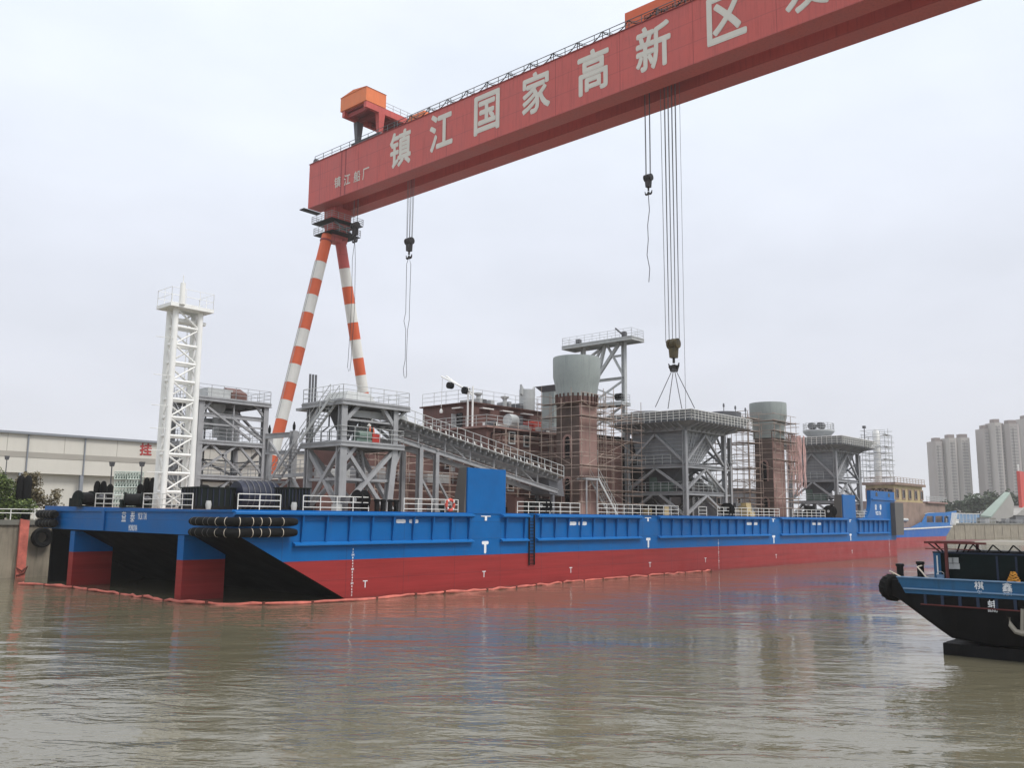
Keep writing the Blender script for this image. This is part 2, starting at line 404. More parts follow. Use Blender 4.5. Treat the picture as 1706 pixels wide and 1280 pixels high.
def water_mat():
    mt = bpy.data.materials.new('river_water'); mt.use_nodes = True; t = mt.node_tree; b = t.nodes['Principled BSDF']; L = t.links.new
    g = N(t, 'ShaderNodeNewGeometry')
    def noise(scale, stretch, rot, detail, rough=.55):
        mp = N(t, 'ShaderNodeMapping', vector_type='TEXTURE', inp={'Rotation': (0, 0, rot), 'Scale': (1/(scale*stretch), 1/scale, 1/scale)}); L(g.outputs['Position'], mp.inputs[0])
        n = N(t, 'ShaderNodeTexNoise', inp={'Scale': 1., 'Detail': detail, 'Roughness': rough, 'Distortion': .7}); L(mp.outputs[0], n.inputs[0])
        return n.outputs[0]
    a = R(-48)         # crests run roughly across the view
    big = noise(.34, .5, a+R(10), 2.); mid = noise(1.35, .42, a-R(7), 3.); small = noise(4.2, .45, a+R(12), 2.); patch = noise(.07, .45, a, 3.)
    pm = N(t, 'ShaderNodeMapRange', inp={'From Min': .35, 'From Max': .65, 'To Min': .25, 'To Max': 1.35}); L(patch, pm.inputs[0])
    def mul(x, k):
        m_ = N(t, 'ShaderNodeMath', operation='MULTIPLY', inp={1: k}); L(x, m_.inputs[0]); return m_.outputs[0]
    def addn(x, y):
        m_ = N(t, 'ShaderNodeMath', operation='ADD'); L(x, m_.inputs[0]); L(y, m_.inputs[1]); return m_.outputs[0]
    h = addn(addn(mul(big, .10), mul(mid, .056)), mul(small, .010))
    m_ = N(t, 'ShaderNodeMath', operation='MULTIPLY'); L(h, m_.inputs[0]); L(pm.outputs[0], m_.inputs[1])
    bp = N(t, 'ShaderNodeBump', inp={'Strength': 1.0, 'Distance': 1.0}); L(m_.outputs[0], bp.inputs['Height']); L(bp.outputs[0], b.inputs['Normal'])
    # silt clouds
    cl = noise(.06, .7, .3, 4.)
    mx = N(t, 'ShaderNodeMix', data_type='RGBA'); L(cl, mx.inputs[0])
    mx.inputs[6].default_value = (.116, .106, .068, 1); mx.inputs[7].default_value = (.158, .143, .098, 1)
    L(mx.outputs[2], b.inputs['Base Color'])
    b.inputs['Roughness'].default_value = .05; b.inputs['IOR'].default_value = 1.39
    M['water'] = mt
water_mat()
G = M['steel_grey']

# ------------------------------------------------------------------ setting
solo('water', MB().add([(-700, -900, 0), (2400, -900, 0), (2400, 37.5, 0), (-700, 37.5, 0)], [(0, 1, 2, 3)]), M['water'], None, None, (0, 0, 0), kind='structure')
solo('ground', MB().add([(-700, 38.1, 5.0), (2400, 38.1, 5.0), (2400, 2400, 5.0), (-700, 2400, 5.0)], [(0, 1, 2, 3)]), M['land'], None, None, (0, 40, 5), kind='structure')
q = thing('quay_wall', 'weathered concrete quay wall that the long barge is moored against', 'quay', (0, 37.3, 0))
mb = MB()
mb.box(-120, 900, 37.3, 38.6, -2, 4.75)
for x in range(-120, 900, 12): mb.box(x-.35, x+.35, 37.16, 37.295, -2, 4.6)
part('wall', mb, M['concrete'], q)
part('coping', MB().box(-120, 900, 37.1, 38.8, 4.75, 5.2), M['concrete_grey'], q)
handrail('pale pipe railing on the quay edge beside the bushes', [(-30, 38.2, 5.2), (-5.0, 38.2, 5.2)], h=1.0, r=.05, gap=2.0, rails=2, group=None)
t = thing('tyre_fender', 'large black tyre hanging on the quay wall beside the barge stern', 'tyre fender', onY(70, 896, 36.6))
c = onY(70, 896, 36.75)
part('tyre', MB().lathe([(.48, -.30), (.80, -.36), (.92, -.2), (.92, .2), (.80, .36), (.48, .30), (.44, 0), (.48, -.30)], c, 28, 'Y', caps=False), M['rubber'], t)
part('chain', MB().tube(c+V(0, .1, .85), V(c.x, 37.1, 5.1), .04), M['black_iron'], t)

# factory hall
h = thing('factory_hall', 'long white factory hall with grey stripe behind the quay', 'factory', (0, 93.87, 5))
YH = 93.87
x0, x1 = -75., 150.
mb = MB().box(x0, x1, YH, YH+40, 11.9, 17.75)
part('wall', mb, M['hall_white'], h)
part('grey_stripe', MB().box(x0, x1, YH-.06, YH-.002, 14.25, 15.1), M['hall_grey'], h)
part('roof', MB().prism([(x0-.4, YH-.5, 17.75), (x0-.4, YH-.5, 18.1), (x0-.4, YH+20, 19.6), (x0-.4, YH+40.5, 18.1), (x0-.4, YH+40.5, 17.75)], (x1-x0+.8, 0, 0)), M['hall_trim'], h)
part('lower_wall', MB().box(x0, x1, YH+1.2, YH+39, 5, 11.9), M['hall_white'], h)
for xx in range(-70, 150, 9):
    part('pillar', MB().box(xx-.25, xx+.25, YH-.1, YH+.4, 5, 11.9), M['hall_trim'], h)
for xx in (11.6, 20.1, 45, 70, 95): part('downpipe', MB().tube((xx, YH-.16, 11.9), (xx, YH-.16, 17.75), .12), M['hall_trim'], h)
for k in range(26):
    xx = -66+k*8.3; part('cladding_seam', MB().box(xx-.03, xx+.03, YH-.035, YH-.001, 15.1, 17.75), M['hall_grey'], h)
text_mesh('挂', onY(243, 749, YH-.03), (1, 0, 0), (0, 0, 1), 1.95, M['sign_red'], 'sign_character', h, bold=.03, depth=.05)

# low wall and bushes
def bush(mb, c, rx, ry, rz, n, s, lobes=7, rng=random):
    L = []
    for i in range(lobes):
        a = rng.uniform(0, 6.28); rr = rng.uniform(.1, .75); L.append((c[0]+rx*rr*math.cos(a), c[1]+ry*rr*math.sin(a), c[2]+rz*rng.uniform(-.55, .75), rng.uniform(.3, .55)))
    for i in range(n):
        l = rng.choice(L); d = V(rng.gauss(0, 1), rng.gauss(0, 1), rng.gauss(0, 1)).normalized()*(rng.random()**.4)
        p = V(l[0]+d.x*rx*l[3], l[1]+d.y*ry*l[3], l[2]+d.z*rz*l[3])
        k = s*rng.uniform(.6, 1.5)
        u = V(rng.gauss(0, 1), rng.gauss(0, 1), rng.gauss(0, .6)).normalized(); w = u.cross(V(rng.gauss(0, 1), rng.gauss(0, 1), rng.gauss(0, 1))).normalized()
        mb.add([p-u*k, p+w*k*.5, p+u*k, p-w*k*.5], [(0, 1, 2, 3)])
    return L
def plant(name, label, cat, base, h, rx, mat, n, s, group=None, trunk=.12, lobes=7, low=.12):
    rng = random.Random(hash(label) % 1000 if False else int(base[0]*13+base[1]*7+h*31))
    t = thing(name, label, cat, base, group); b = V(base)
    mb = MB(); L = bush(mb, (b.x, b.y, b.z+h*(.5+low/2)), rx, rx, h*(.5-low/2), n, s, lobes, rng)
    part('crown', mb, mat, t)
    mb = MB(); mb.tube(b, b+V(0, 0, h*.55), trunk, trunk*.5, 7)
    for l in L[:6]: mb.tube(b+V(0, 0, h*rng.uniform(.2, .5)), V(l[0], l[1], l[2]), trunk*.5, trunk*.15, 5)
    part('trunk', mb, M['bark'], t)
    return t
plant('bush', 'dense green bush at the left edge above the quay railing', 'bush', onY(2, 868, 41)+V(0, 0, 0), 4.6, 1.9, M['leaf_green'], 3800, .15, low=-.1, lobes=10)
plant('bush', 'taller brownish bush on the quay beside the dense green bush', 'bush', onY(48, 868, 43)+V(0, 0, -.2), 4.9, 1.5, M['leaf_brown'], 2600, .13, low=-.05, lobes=9)
plant('bush', 'thin twiggy bush on the quay nearest the barge corner', 'bush', onY(88, 868, 42)+V(0, 0, -.2), 3.3, 1.5, M['leaf_brown'], 900, .12, low=-.1, lobes=8)
plant('bush', 'low green shrub at the foot of the dense green bush', 'bush', onY(25, 870, 39.6)+V(0, 0, 0), 2.2, 1.6, M['leaf_green'], 1500, .12, low=-.2, lobes=7)

# ------------------------------------------------------------------ barge
DK = 6.1
LEN, BEAM = 112.0, 30.3
def camber(y): return .012*y
b = thing('deck_barge', 'long blue and red cargo barge filling the middle of the dock', 'barge', (0, 0, 0))
def hullpts(y):
    c = camber(y)
    return [(-9.2, y, DK+c), (-9.2, y, 4.42+c*.4), (-8.55, y, 4.40+c*.4), (0, y, 0), (2.9, y, -1.5), (LEN, y, -1.5), (LEN, y, DK+c)]
p0, p1 = hullpts(0), hullpts(BEAM); n = len(p0)
mb = MB()
mb.add(p0+p1, [tuple(range(n)), tuple(n+i for i in reversed(range(n)))])
mb.add([p0[0], p1[0], p1[1], p0[1]], [(0, 1, 2, 3)])                 # transom
mb.add([p0[5], p1[5], p1[6], p0[6]], [(0, 1, 2, 3)])
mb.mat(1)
for i in (1, 2, 3, 4): mb.add([p0[i], p1[i], p1[i+1], p0[i+1]], [(0, 1, 2, 3)])  # underside coloured black: the shade of the recess is in the paint
part('hull', mb, [M['hull_two_tone'], M['underside_shade_black']], b)
part('deck', MB().add([(-9.1, .1, DK+.006), (LEN-.1, .1, DK+.006), (LEN-.1, BEAM-.1, DK+.006+camber(BEAM)), (-9.1, BEAM-.1, DK+.006+camber(BEAM))], [(0, 1, 2, 3)]), M['deck_grey'], b)
for ys in (6.2, 24.0):
    mb = MB().prism([(-9.1, ys, 4.41), (-9.1, ys, -1.5), (-5.9, ys, -1.5), (-5.9, ys, 3.02), (-8.5, ys, 4.38)], (0, .85, 0))
    part('skeg', mb, M['hull_two_tone'], b)
part('recess_shade_plate', MB().prism([(-8.5, BEAM-.3, 4.5), (-8.5, BEAM-.3, -1.5), (3.0, BEAM-.3, -1.5), (.05, BEAM-.3, -.02)], (0, .29, 0)), M['underside_shade_black'], b)  # added plate, no real hull part: its black stands in for recess shade
part('transom_guide', MB().box(-9.34, -9.203, 18.3, 18.75, 4.55, 6.25), M['hull_blue'], b)
part('transom_lip', MB().box(-9.33, -9.202, -.1, BEAM+.1, DK-.10, DK+.05), M['hull_blue'], b)
# near-side plating: ledges and ribs between the flat stations
SEG = [(-4.5, 12.6), (16.2, 19.5), (20.9, 37.2), (40.6, 66.2), (69.4, 91.4), (95.4, 108.4)]
rib_mesh = None
for a, c in SEG:
    part('lower_ledge', MB().prism([(a-.1, -.003, 3.72), (a-.1, -.34, 3.78), (a-.1, -.34, 3.88), (a-.1, -.003, 4.04)], (c-a+.2, 0, 0)), M['blue_light'], b)
    aa = a-4.6 if a < 0 else a
    part('upper_ledge', MB().prism([(aa-.1, -.003, 5.70), (aa-.1, -.42, 5.86), (aa-.1, -.42, 6.0), (aa-.1, -.003, 6.09)], (c-aa+.2, 0, 0)), M['blue_light'], b)
    k = max(1, round((c-a-.8)/2.05))
    for i in range(k+1):
        x = a+.5+(c-a-.9)*i/k
        part('rib', MB().prism([(x, -.003, 4.0), (x, -.12, 4.0), (x, -.30, 5.84), (x, -.003, 5.72)], (.12, 0, 0)), M['hull_blue'], b)
part('deck_edge', MB().box(-9.2, 101.4, -.06, .10, 6.085, 6.16), M['hull_blue'], b)
# casings that rise above the deck
def casing(x0, x1, z, dtop, dbot):
    f = part('casing', MB().box(x0, x1, -.03, .12, 6.05, z), M['hull_blue'], b)
    part('casing_back', MB().hexa([(x0-.25, .125, 6.08), (x1, .125, 6.08), (x1, dbot, 6.08), (x0-.25, dbot, 6.08)], [(x0+.0, .125, z-.01), (x1-.02, .125, z-.01), (x1-.02, dtop, z-.01), (x0, dtop, z-.01)]), M['casing_grey'], f)
casing(12.1, 16.75, 9.85, 1.0, 1.5)
casing(90.3, 95.1, 9.55, 1.15, 1.5)
# forward house of the barge with the curved cut-out
prof = [(112, 6.05), (112, 10.45), (101.5, 10.45)]
for i in range(9):
    a_ = math.pi/2*i/8; prof.append((98.4+3.0*math.cos(a_)-.0, 9.2-3.1*math.sin(a_)) if True else None)
prof2 = [(98.2, 6.05)]
hs = part('bow_bulwark', MB().prism([(x, -.03, z) for x, z in prof+prof2], (0, .6, 0)), M['hull_blue'], b)
part('bulwark_cap', MB().box(101.7, 112.2, -.22, -.035, 9.05, 9.2), M['blue_light'], hs)
for xx in (104.0, 109.5): part('fairlead_opening', MB().prism([(xx-.45, -.045, 9.6), (xx+.45, -.045, 9.6), (xx+.45, -.045, 9.95), (xx+.22, -.045, 10.25), (xx-.22, -.045, 10.25), (xx-.45, -.045, 9.95)], (0, .012, 0)), M['window_dark'], hs)
part('end_fender_slab', MB().hexa([(109.9, -.75, 3.5), (113.5, -.75, 3.5), (113.5, .7, 3.5), (109.9, .7, 3.5)], [(109.9, -.75, 8.72), (113.9, -.75, 8.72), (113.9, .7, 8.72), (109.9, .7, 8.72)]), M['casing_grey'], b)
# recessed ladder
ld = part('boarding_ladder', MB().box(19.75, 19.83, -.16, -.06, 1.7, 6.05).box(20.45, 20.53, -.16, -.06, 1.7, 6.05), M['black_iron'], b)
for k in range(15): part('rung', MB().box(19.83, 20.45, -.14, -.08, 1.8+k*.28, 1.86+k*.28), M['black_iron'], ld)
# marks and lettering
for x in (14.3, 38.75, 67.5, 92.7):
    text_mesh('T', (x, -.003, 3.33), (1, 0, 0), (0, 0, 1), .85, M['mark_white'], 'tug_mark', b, width=.66, bold=.065, depth=.012)
    text_mesh('T', (x-.0, -.045 if x in (14.3,) else -.003, 5.72 if x != 14.3 else 5.72), (1, 0, 0), (0, 0, 1), .38, M['mark_white'], 'deck_mark', b, width=1.1, bold=.02, depth=.012)
for x, z in ((1.75, .95), (14.2, 1.15), (25.8, 1.05), (39.0, 1.1), (50.3, 1.25), (68, 1.2), (93, 1.2)):
    text_mesh('T', (x, -.003, z), (1, 0, 0), (0, 0, 1), .5, M['mark_white'], 'frame_mark', b, width=.42, bold=.0, depth=.012)
def draft(x, y0, zs=.25, zt=3.6, rt=(1, 0, 0)):
    k = 0; z = zs; m_ = 3
    while z < zt:
        s = ('2', '4', '6', '8', '%dM' % (m_))[k % 5]
        if k % 5 == 4: m_ += 1
        text_mesh(s, (x, y0, z), rt, (0, 0, 1), .13, M['mark_white'], 'draft_mark', b, bold=.03, depth=.012)
        z += .2; k += 1
draft(.55, -.003); draft(53.3, -.003); draft(108.6, -.003, .25, 3.0)
for x in (5.0, 6.3): text_mesh('II', (x, -.003, 5.45), (1, 0, 0), (0, 0, 1), .22, M['mark_white'], 'side_mark', b, width=.55, bold=.12, depth=.012)
for x in (26.0, 27.6, 61.0, 62.5, 80.0, 81.6): text_mesh('II', (x, -.003, 5.3), (1, 0, 0), (0, 0, 1), .26, M['mark_white'], 'side_mark', b, width=.75, bold=.12, depth=.012)
TX = -9.203
def on_transom(s, x, y, h_, w, name): text_mesh(s, onX(x, y, TX), (0, -1, 0), (0, 0, 1), h_, M['mark_white'], name, b, width=w, bold=0 if len(s) > 1 else .006, depth=.012)
on_transom('益', 206.5, 860, .85, .72, 'ship_name'); on_transom('泰', 221, 861, .85, .72, 'ship_name')
on_transom('YICK TAI', 237, 860.5, .5, 1.35, 'ship_name'); on_transom('MONROVIA', 221.5, 880, .44, 1.35, 'port_name')
for s, x, y, hh, ww in (('益', 1459, 845, .85, .75), ('泰', 1467, 845.5, .85, .75), ('YICK TAI', 1463, 855.5, .55, 2.3)):
    text_mesh(s, onY(x, y, -.033), (1, 0, 0), (0, 0, 1), hh, M['mark_white'], 'ship_name', b, width=ww, bold=.03, depth=.012)
text_mesh('YICK TAI', onY(1209, 909.5, -.003), (1, 0, 0), (0, 0, 1), .4, M['mark_white'], 'side_mark', b, width=1.5, bold=.0, depth=.012) if False else None

# sausage fenders wrapped round the corner
def sausage(label, pts, r, grp):
    t = thing('sausage_fender', label, 'fender', pts[0], grp)
    pts = [V(p) for p in pts]
    # resample smooth
    P = []
    for i in range(len(pts)-1):
        a = pts[max(0, i-1)]; p = pts[i]; q_ = pts[i+1]; d = pts[min(len(pts)-1, i+2)]
        for k in range(6):
            s = k/6; P.append(.5*((2*p)+(q_-a)*s+(2*a-5*p+4*q_-d)*s*s+(3*p-a-3*q_+d)*s**3))
    P.append(pts[-1]); nP = len(P)
    rad = [r*min(1, .72+.28*min(i, nP-1-i)/1.5) for i in range(nP)]
    part('body', MB().path(P, rad, 12), M['rubber'], t)
    L = 0; nxt = .45
    for i in range(nP-1):
        L += (P[i+1]-P[i]).length
        if L > nxt and 1 < i < nP-3:
            d = (P[i+1]-P[i]).normalized()
            part('lashing', MB().tube(P[i]-d*.018, P[i]+d*.018, r*1.03, n=12), M['rope_white' if L > 3.0 and pts[0].y < 10 else 'casing_grey'], t); nxt += .75
    return t
fp = [(-9.75, 4.2), (-9.7, 2.6), (-9.65, .9), (-9.35, -.15), (-8.4, -.5), (-6.6, -.58), (-4.75, -.58)]
sausage('upper black sausage fender lashed round the near barge corner', [(x, y, 5.38) for x, y in fp], .29, 'fenders at the near corner of the barge')
sausage('lower black sausage fender lashed round the near barge corner', [(x, y, 4.68) for x, y in fp], .29, 'fenders at the near corner of the barge')
fq = [(-9.7, 26.6), (-9.7, 28.4), (-9.65, 29.8), (-9.3, 30.7), (-8.0, 31.0), (-5.0, 31.0)]
sausage('upper black sausage fender on the far barge corner by the quay', [(x, y, 5.75) for x, y in fq], .36, 'fenders at the far corner of the barge')
sausage('lower black sausage fender on the far barge corner by the quay', [(x, y, 5.0) for x, y in fq], .36, 'fenders at the far corner of the barge')

# handrails round the deck
def side_rail(label, xa, xb, y=.35, **k): handrail(label, [onY(xa, 800, y)*V(1, 0, 0)[0] if False else V(onY(xa, 845, y).x, y, DK), V(onY(xb, 845, y).x, y, DK)], **k)
def stern_rail(label, xa, xb, x=-8.8):
    ya, yb = onX(xa, 835, x).y, onX(xb, 835, x).y
    handrail(label, [V(x, ya, DK+camber(ya)), V(x, yb, DK+camber(yb))])
stern_rail('white handrail on the stern edge, farthest left beside the quay', 159, 203)
stern_rail('white handrail on the stern edge in front of the white lattice mast', 239, 321)
side_rail('white handrail in front of the navy cable reel', 396, 467)
side_rail('white handrail below the grey stair tower', 505, 614)
side_rail('white handrail between the grey stair tower and the tall blue casing', 673, 763)
side_rail('white handrail from the tall blue casing to the scaffolded column', 862, 966)
side_rail('white handrail under the left half of the large hopper', 996, 1130)
side_rail('very short white handrail under the right half of the large hopper', 1164, 1177)
side_rail('white handrail between the large hopper and the farther column', 1195, 1298)
side_rail('white handrail under the farther hopper', 1320, 1374)
side_rail('short white handrail between the small blue casing and the blue bow bulwark', 1425, 1446)

# white lattice mast
def lattice_mast(name, label, x0, x1, y0, y1, z0, z1, taper, nbay, leg, br, mat, top=True):
    cx, cy = (x0+x1)/2, (y0+y1)/2
    t = thing(name, label, 'mast', (cx, cy, z0))
    def corner(i, j, s):
        k = 1-taper*s
        return V(cx+(x1-x0)/2*i*k, cy+(y1-y0)/2*j*k, z0+(z1-z0)*s)
    for i in (-1, 1):
        for j in (-1, 1): part('leg', MB().tube(corner(i, j, 0), corner(i, j, 1), leg, n=10), mat, t)
    for k in range(nbay+1):
        s = k/nbay
        for A, B in (((-1, -1), (1, -1)), ((1, -1), (1, 1)), ((1, 1), (-1, 1)), ((-1, 1), (-1, -1))):
            part('strut', MB().tube(corner(*A, s), corner(*B, s), br, n=8), mat, t)
            if k < nbay:
                s2 = (k+1)/nbay
                a, c = (corner(*A, s), corner(*B, s2)) if k % 2 else (corner(*B, s), corner(*A, s2))
                part('brace', MB().tube(a, c, br*.62, n=6), mat, t)
    return t, corner
MX0, MX1, MZ = onY(271, 835, 14.4).x, onY(317, 835, 14.4).x, onY(308, 516, 14.4).z
mt_, mc = lattice_mast('lattice_mast', 'tall white lattice mast with a top platform on the barge stern', MX0, MX1, 14.4, 15.5, DK, MZ, .08, 11, .235, .115, M['white'])
mx, my, mz = (MX0+MX1)/2, 14.95, MZ
part('lower_platform', MB().box(mx-.8, mx+1.75, my-.25, my+.9, mz-.95, mz-.7), M['white'], mt_)
pl = part('platform', MB().box(mx-1.85, mx+1.85, my-1.2, my+1.2, mz, mz+.28), M['white'], mt_)
part('guard_rail', guard([(mx-1.8, my-1.15, mz+.28), (mx+1.8, my-1.15, mz+.28), (mx+1.8, my+1.15, mz+.28), (mx-1.8, my+1.15, mz+.28), (mx-1.8, my-1.15, mz+.28)], 1.25, .022, 1.4, 2), M['white'], pl)
part('topmast', MB().tube((mx-.95, my-1.2, mz+.2), (mx-.95, my-1.2, mz+1.95), .24, .2, 12).tube((mx-.95, my-1.2, mz+1.95), (mx-.95, my-1.2, mz+2.6), .04, n=6), M['white'], mt_)
for k, zz in enumerate((9.0, 10.7, 12.4, 14.2, 16.6, 19.6)):
    part('antenna_rod', MB().tube((mx-1.2, my-.7, zz), (mx-2.4, my-.2, zz+.04), .028, n=5), M['white'], mt_)
part('ladder', MB().box(mx+.55, mx+.6, my+.55, my+.6, DK, mz).box(mx+1.0, mx+1.05, my+.55, my+.6, DK, mz), M['white'], mt_)

# generic pieces for the steel towers
def ladder_stair(parent, a, b, w=.8, mat=None, rail=True, name='stair', across=None):
    """a flight of steps from a up to b, with stringers and hand rails"""
    mat = mat or G; a, b = V(a), V(b); d = b-a
    hd = V(d.x, d.y, 0).normalized(); s = V(across) if across else V(-hd.y, hd.x, 0)
    mb = MB()
    for o in (-w/2, w/2): mb.beam(a+s*o, b+s*o, .06, .24)
    n = max(3, int(abs(d.z)/.24))
    for i in range(1, n):
        p = a.lerp(b, i/n); mb.beam(p-s*(w/2), p+s*(w/2), .22, .04)
    st = part(name, mb, mat, parent)
    if rail:
        mb = MB()
        for o in (-w/2, w/2):
            for hgt in (.55, 1.05): mb.tube(a+s*o+V(0, 0, hgt), b+s*o+V(0, 0, hgt), .028, n=5)
            k = max(2, int(d.length/1.3))
            for i in range(k+1):
                p = a.lerp(b, i/k)+s*o; mb.tube(p, p+V(0, 0, 1.05), .028, n=5)
        part('stair_rail', mb, mat, st)
    return st
def platform(parent, x0, x1, y0, y1, z, th=.12, edge=.34, rail=True, sides='NESW', name='platform', mat=None, rmat=None):
    mat = mat or G
    mb = MB().box(x0, x1, y0, y1, z-th, z)
    for a, c in (((x0, y0), (x1, y0)), ((x1, y0), (x1, y1)), ((x1, y1), (x0, y1)), ((x0, y1), (x0, y0))):
        mb.ibeam((a[0], a[1], z-edge/2-th), (c[0], c[1], z-edge/2-th), .18, edge)
    for k in range(1, 4):
        yy = y0+(y1-y0)*k/4; mb.ibeam((x0+.1, yy, z-th-.14), (x1-.1, yy, z-th-.14), .12, .26, .03)
    p = part(name, mb, mat, parent)
    if rail:
        i = .06; seq = {'S': [(x0+i, y0+i), (x1-i, y0+i)], 'E': [(x1-i, y0+i), (x1-i, y1-i)], 'N': [(x1-i, y1-i), (x0+i, y1-i)], 'W': [(x0+i, y1-i), (x0+i, y0+i)]}
        g = MB()
        for s in sides: guard([(q[0], q[1], z) for q in seq[s]], 1.1, .028, 1.3, 3, g)
        part('guard_rail', g, rmat or mat, p)
    return p
def column(parent, x, y, z0, z1, w=.45, mat=None):
    part('column', MB().ibeam((x, y, z0), (x, y, z1), w, w, w*.16), mat or G, parent)

# tower A: square frame tower next to the mast
TA = thing('frame_tower', 'grey three-level steel frame tower just right of the white mast', 'steel tower', (5, 27, DK))
ax0, ax1, ay0, ay1 = 1.5, 8.35, 24.4, 29.6
for x in (ax0, ax1):
    for y in (ay0, ay1): column(TA, x, y, DK, 16.6, .52)
platform(TA, ax0-.5, ax1+.4, ay0-.4, ay1+.4, 16.75)
platform(TA, ax0-.1, ax1+.1, ay0-.2, ay1+.2, 12.75)
platform(TA, ax0-.1, ax1+.1, ay0-.2, ay1+.2, 9.5)
part('girder', MB().ibeam((ax0, ay0, 15.05), (ax1, ay0, 15.05), .2, .4), G, TA)
part('girder', MB().ibeam((ax0, ay1, 15.05), (ax1, ay1, 15.05), .2, .4), G, TA)
mxA = (ax0+ax1)/2
bars('brace', [((ax0, ay0, 16.2), (ax1-1.5, ay0, 13.0)), ((ax0+3.2, ay0, 15.0), (ax1, ay0, 12.9)), ((ax0, ay0, 9.7), (mxA+.6, ay0, 12.4)), ((ax0+1.2, ay0, 12.4), (ax0+4.6, ay0, 9.6)), ((mxA+.7, ay0, 12.4), (ax1, ay0, 9.7)),
    ((ax0+.3, ay0, 6.3), (mxA, ay0, 9.1)), ((mxA, ay0, 9.1), (ax1, ay0, 6.3)), ((ax0, ay1, 6.3), (ax1, ay1, 9.2)), ((ax0, ay1, 12.4), (ax1, ay1, 9.7)), ((ax0, ay1, 13), (ax1, ay1, 16.2)),
    ((ax1, ay0, 6.4), (ax1, ay1, 9.2)), ((ax1, ay0, 12.4), (ax1, ay1, 9.7)), ((ax0, ay0, 12.4), (ax0, ay1, 9.7)), ((ax0, ay0, 13), (ax0, ay1, 16.2)), ((ax1, ay0, 13), (ax1, ay1, 16.2))], G, TA, .24, .2)
bars('tie', [((ax0, ay0, 14.2), (ax1, ay0, 14.2)), ((ax0, ay1, 11.2), (ax1, ay1, 11.2)), ((mxA, ay0, 12.8), (mxA, ay0, 16.5)), ((mxA, ay1, DK), (mxA, ay1, 16.5)), ((ax0, ay0, 11.0), (ax0, ay1, 11.0)), ((ax1, ay0, 11.0), (ax1, ay1, 11.0)), ((ax0, ay1, 15), (mxA, ay1, 12.9)), ((ax0, ay1, 9.6), (mxA, ay1, 12.4))], G, TA, .14)
for s in (-1, 1):
    bars('knee_brace', [((ax0 if s < 0 else ax1, ay0-.02, 15.2), (ax0+1.1 if s < 0 else ax1-1.1, ay0-.02, 16.4)), ((ax0 if s < 0 else ax1, ay0-.02, 11.3), (ax0+1.1 if s < 0 else ax1-1.1, ay0-.02, 12.4))], G, TA, .22)
part('head_box', MB().box(2.6, 5.2, 25.2, 27.6, 16.76, 17.75).box(3.2, 6.8, 25.6, 27.2, 16.76, 17.5), M['steel_light'], TA)
part('tarpaulin', MB().prism([(5.0, 25.1, 17.5), (5.0, 26.4, 18.1), (5.0, 27.7, 17.5), (5.0, 27.7, 16.9), (5.0, 25.1, 16.9)], (1.7, 0, 0)), M['primer'], TA)
part('chute', MB().lathe([(.85, 16.4), (.8, 15.9), (.3, 15.1), (.28, 13.2)], (4.6, 27.0, 0), 14), M['steel_light'], TA)
part('silo', MB().lathe([(1.0, 12.8), (1.0, 16.1), (.4, 16.35)], (7.2, 29.2, 0), 16), M['steel_light'], TA)
part('duct', MB().tube((2.0, 27.5, 14.3), (7.0, 28.7, 14.9), .55, n=12), M['steel_light'], TA)
ladder_stair(TA, (ax0-.55, ay1-.6, 9.5), (ax0-.55, ay0+.8, 12.75)); ladder_stair(TA, (ax0-.55, ay0+.6, 12.75), (ax0-.55, ay1-.8, 16.7)); ladder_stair(TA, (ax0-.55, ay0+.2, DK), (ax0-.55, ay1-1.2, 9.5))
part('pump_set', MB().box(2.3, 4.6, 25.4, 27.2, DK, 7.4).lathe([(.65, 7.4), (.85, 8.3), (.5, 8.6)], (3.2, 26.3, 0), 14).tube((5.6, 26, DK), (5.6, 26, 8.6), .2, n=10), M['steel_dark'], TA)

# pipe bridge between the two towers
PB = thing('pipe_bridge', 'low grey portal frame linking the frame tower to the stair tower', 'steel frame', (8, 20, DK))
pbx = at(487, 780, 76); pa = at(446, 780, 79)
for p, zt in ((pbx, 13.0), (pa, 13.0)): part('post', MB().ibeam((p.x, p.y, DK), (p.x, p.y, zt), .5, .5, .08), G, PB)
part('beam', MB().ibeam((pa.x-.4, pa.y, 12.75), (pbx.x+.5, pbx.y, 12.75), .25, .45), G, PB)
part('beam', MB().ibeam((pa.x-.4, pa.y, 11.3), (pbx.x+1.2, pbx.y, 11.2), .18, .3), G, PB)
p2 = at(520, 783, 72)
part('walkway', MB().hexa([(pa.x, pa.y-.5, 9.0), (p2.x, p2.y-.5, 9.0), (p2.x, p2.y+.5, 9.0), (pa.x, pa.y+.5, 9.0)], [(pa.x, pa.y-.5, 9.3), (p2.x, p2.y-.5, 9.3), (p2.x, p2.y+.5, 9.3), (pa.x, pa.y+.5, 9.3)]), G, PB)
part('guard_rail', guard([(pa.x, pa.y-.5, 9.3), (p2.x, p2.y-.5, 9.3)], 1.1, .03), G, PB)
bars('brace', [((pa.x, pa.y, 12.4), (pbx.x, pbx.y, 9.2)), ((pbx.x, pbx.y, 9.0), (pbx.x-2.6, pbx.y+1.4, 6.3)), ((pbx.x, pbx.y, 9.1), (p2.x-.3, p2.y, 6.5))], G, PB, .2)
for p in (pa, pbx): part('lamp', MB().lathe([(.08, 13.0), (.13, 13.2), (.13, 13.45), (.04, 13.8)], (p.x, p.y, 0), 8), M['black_iron'], PB)

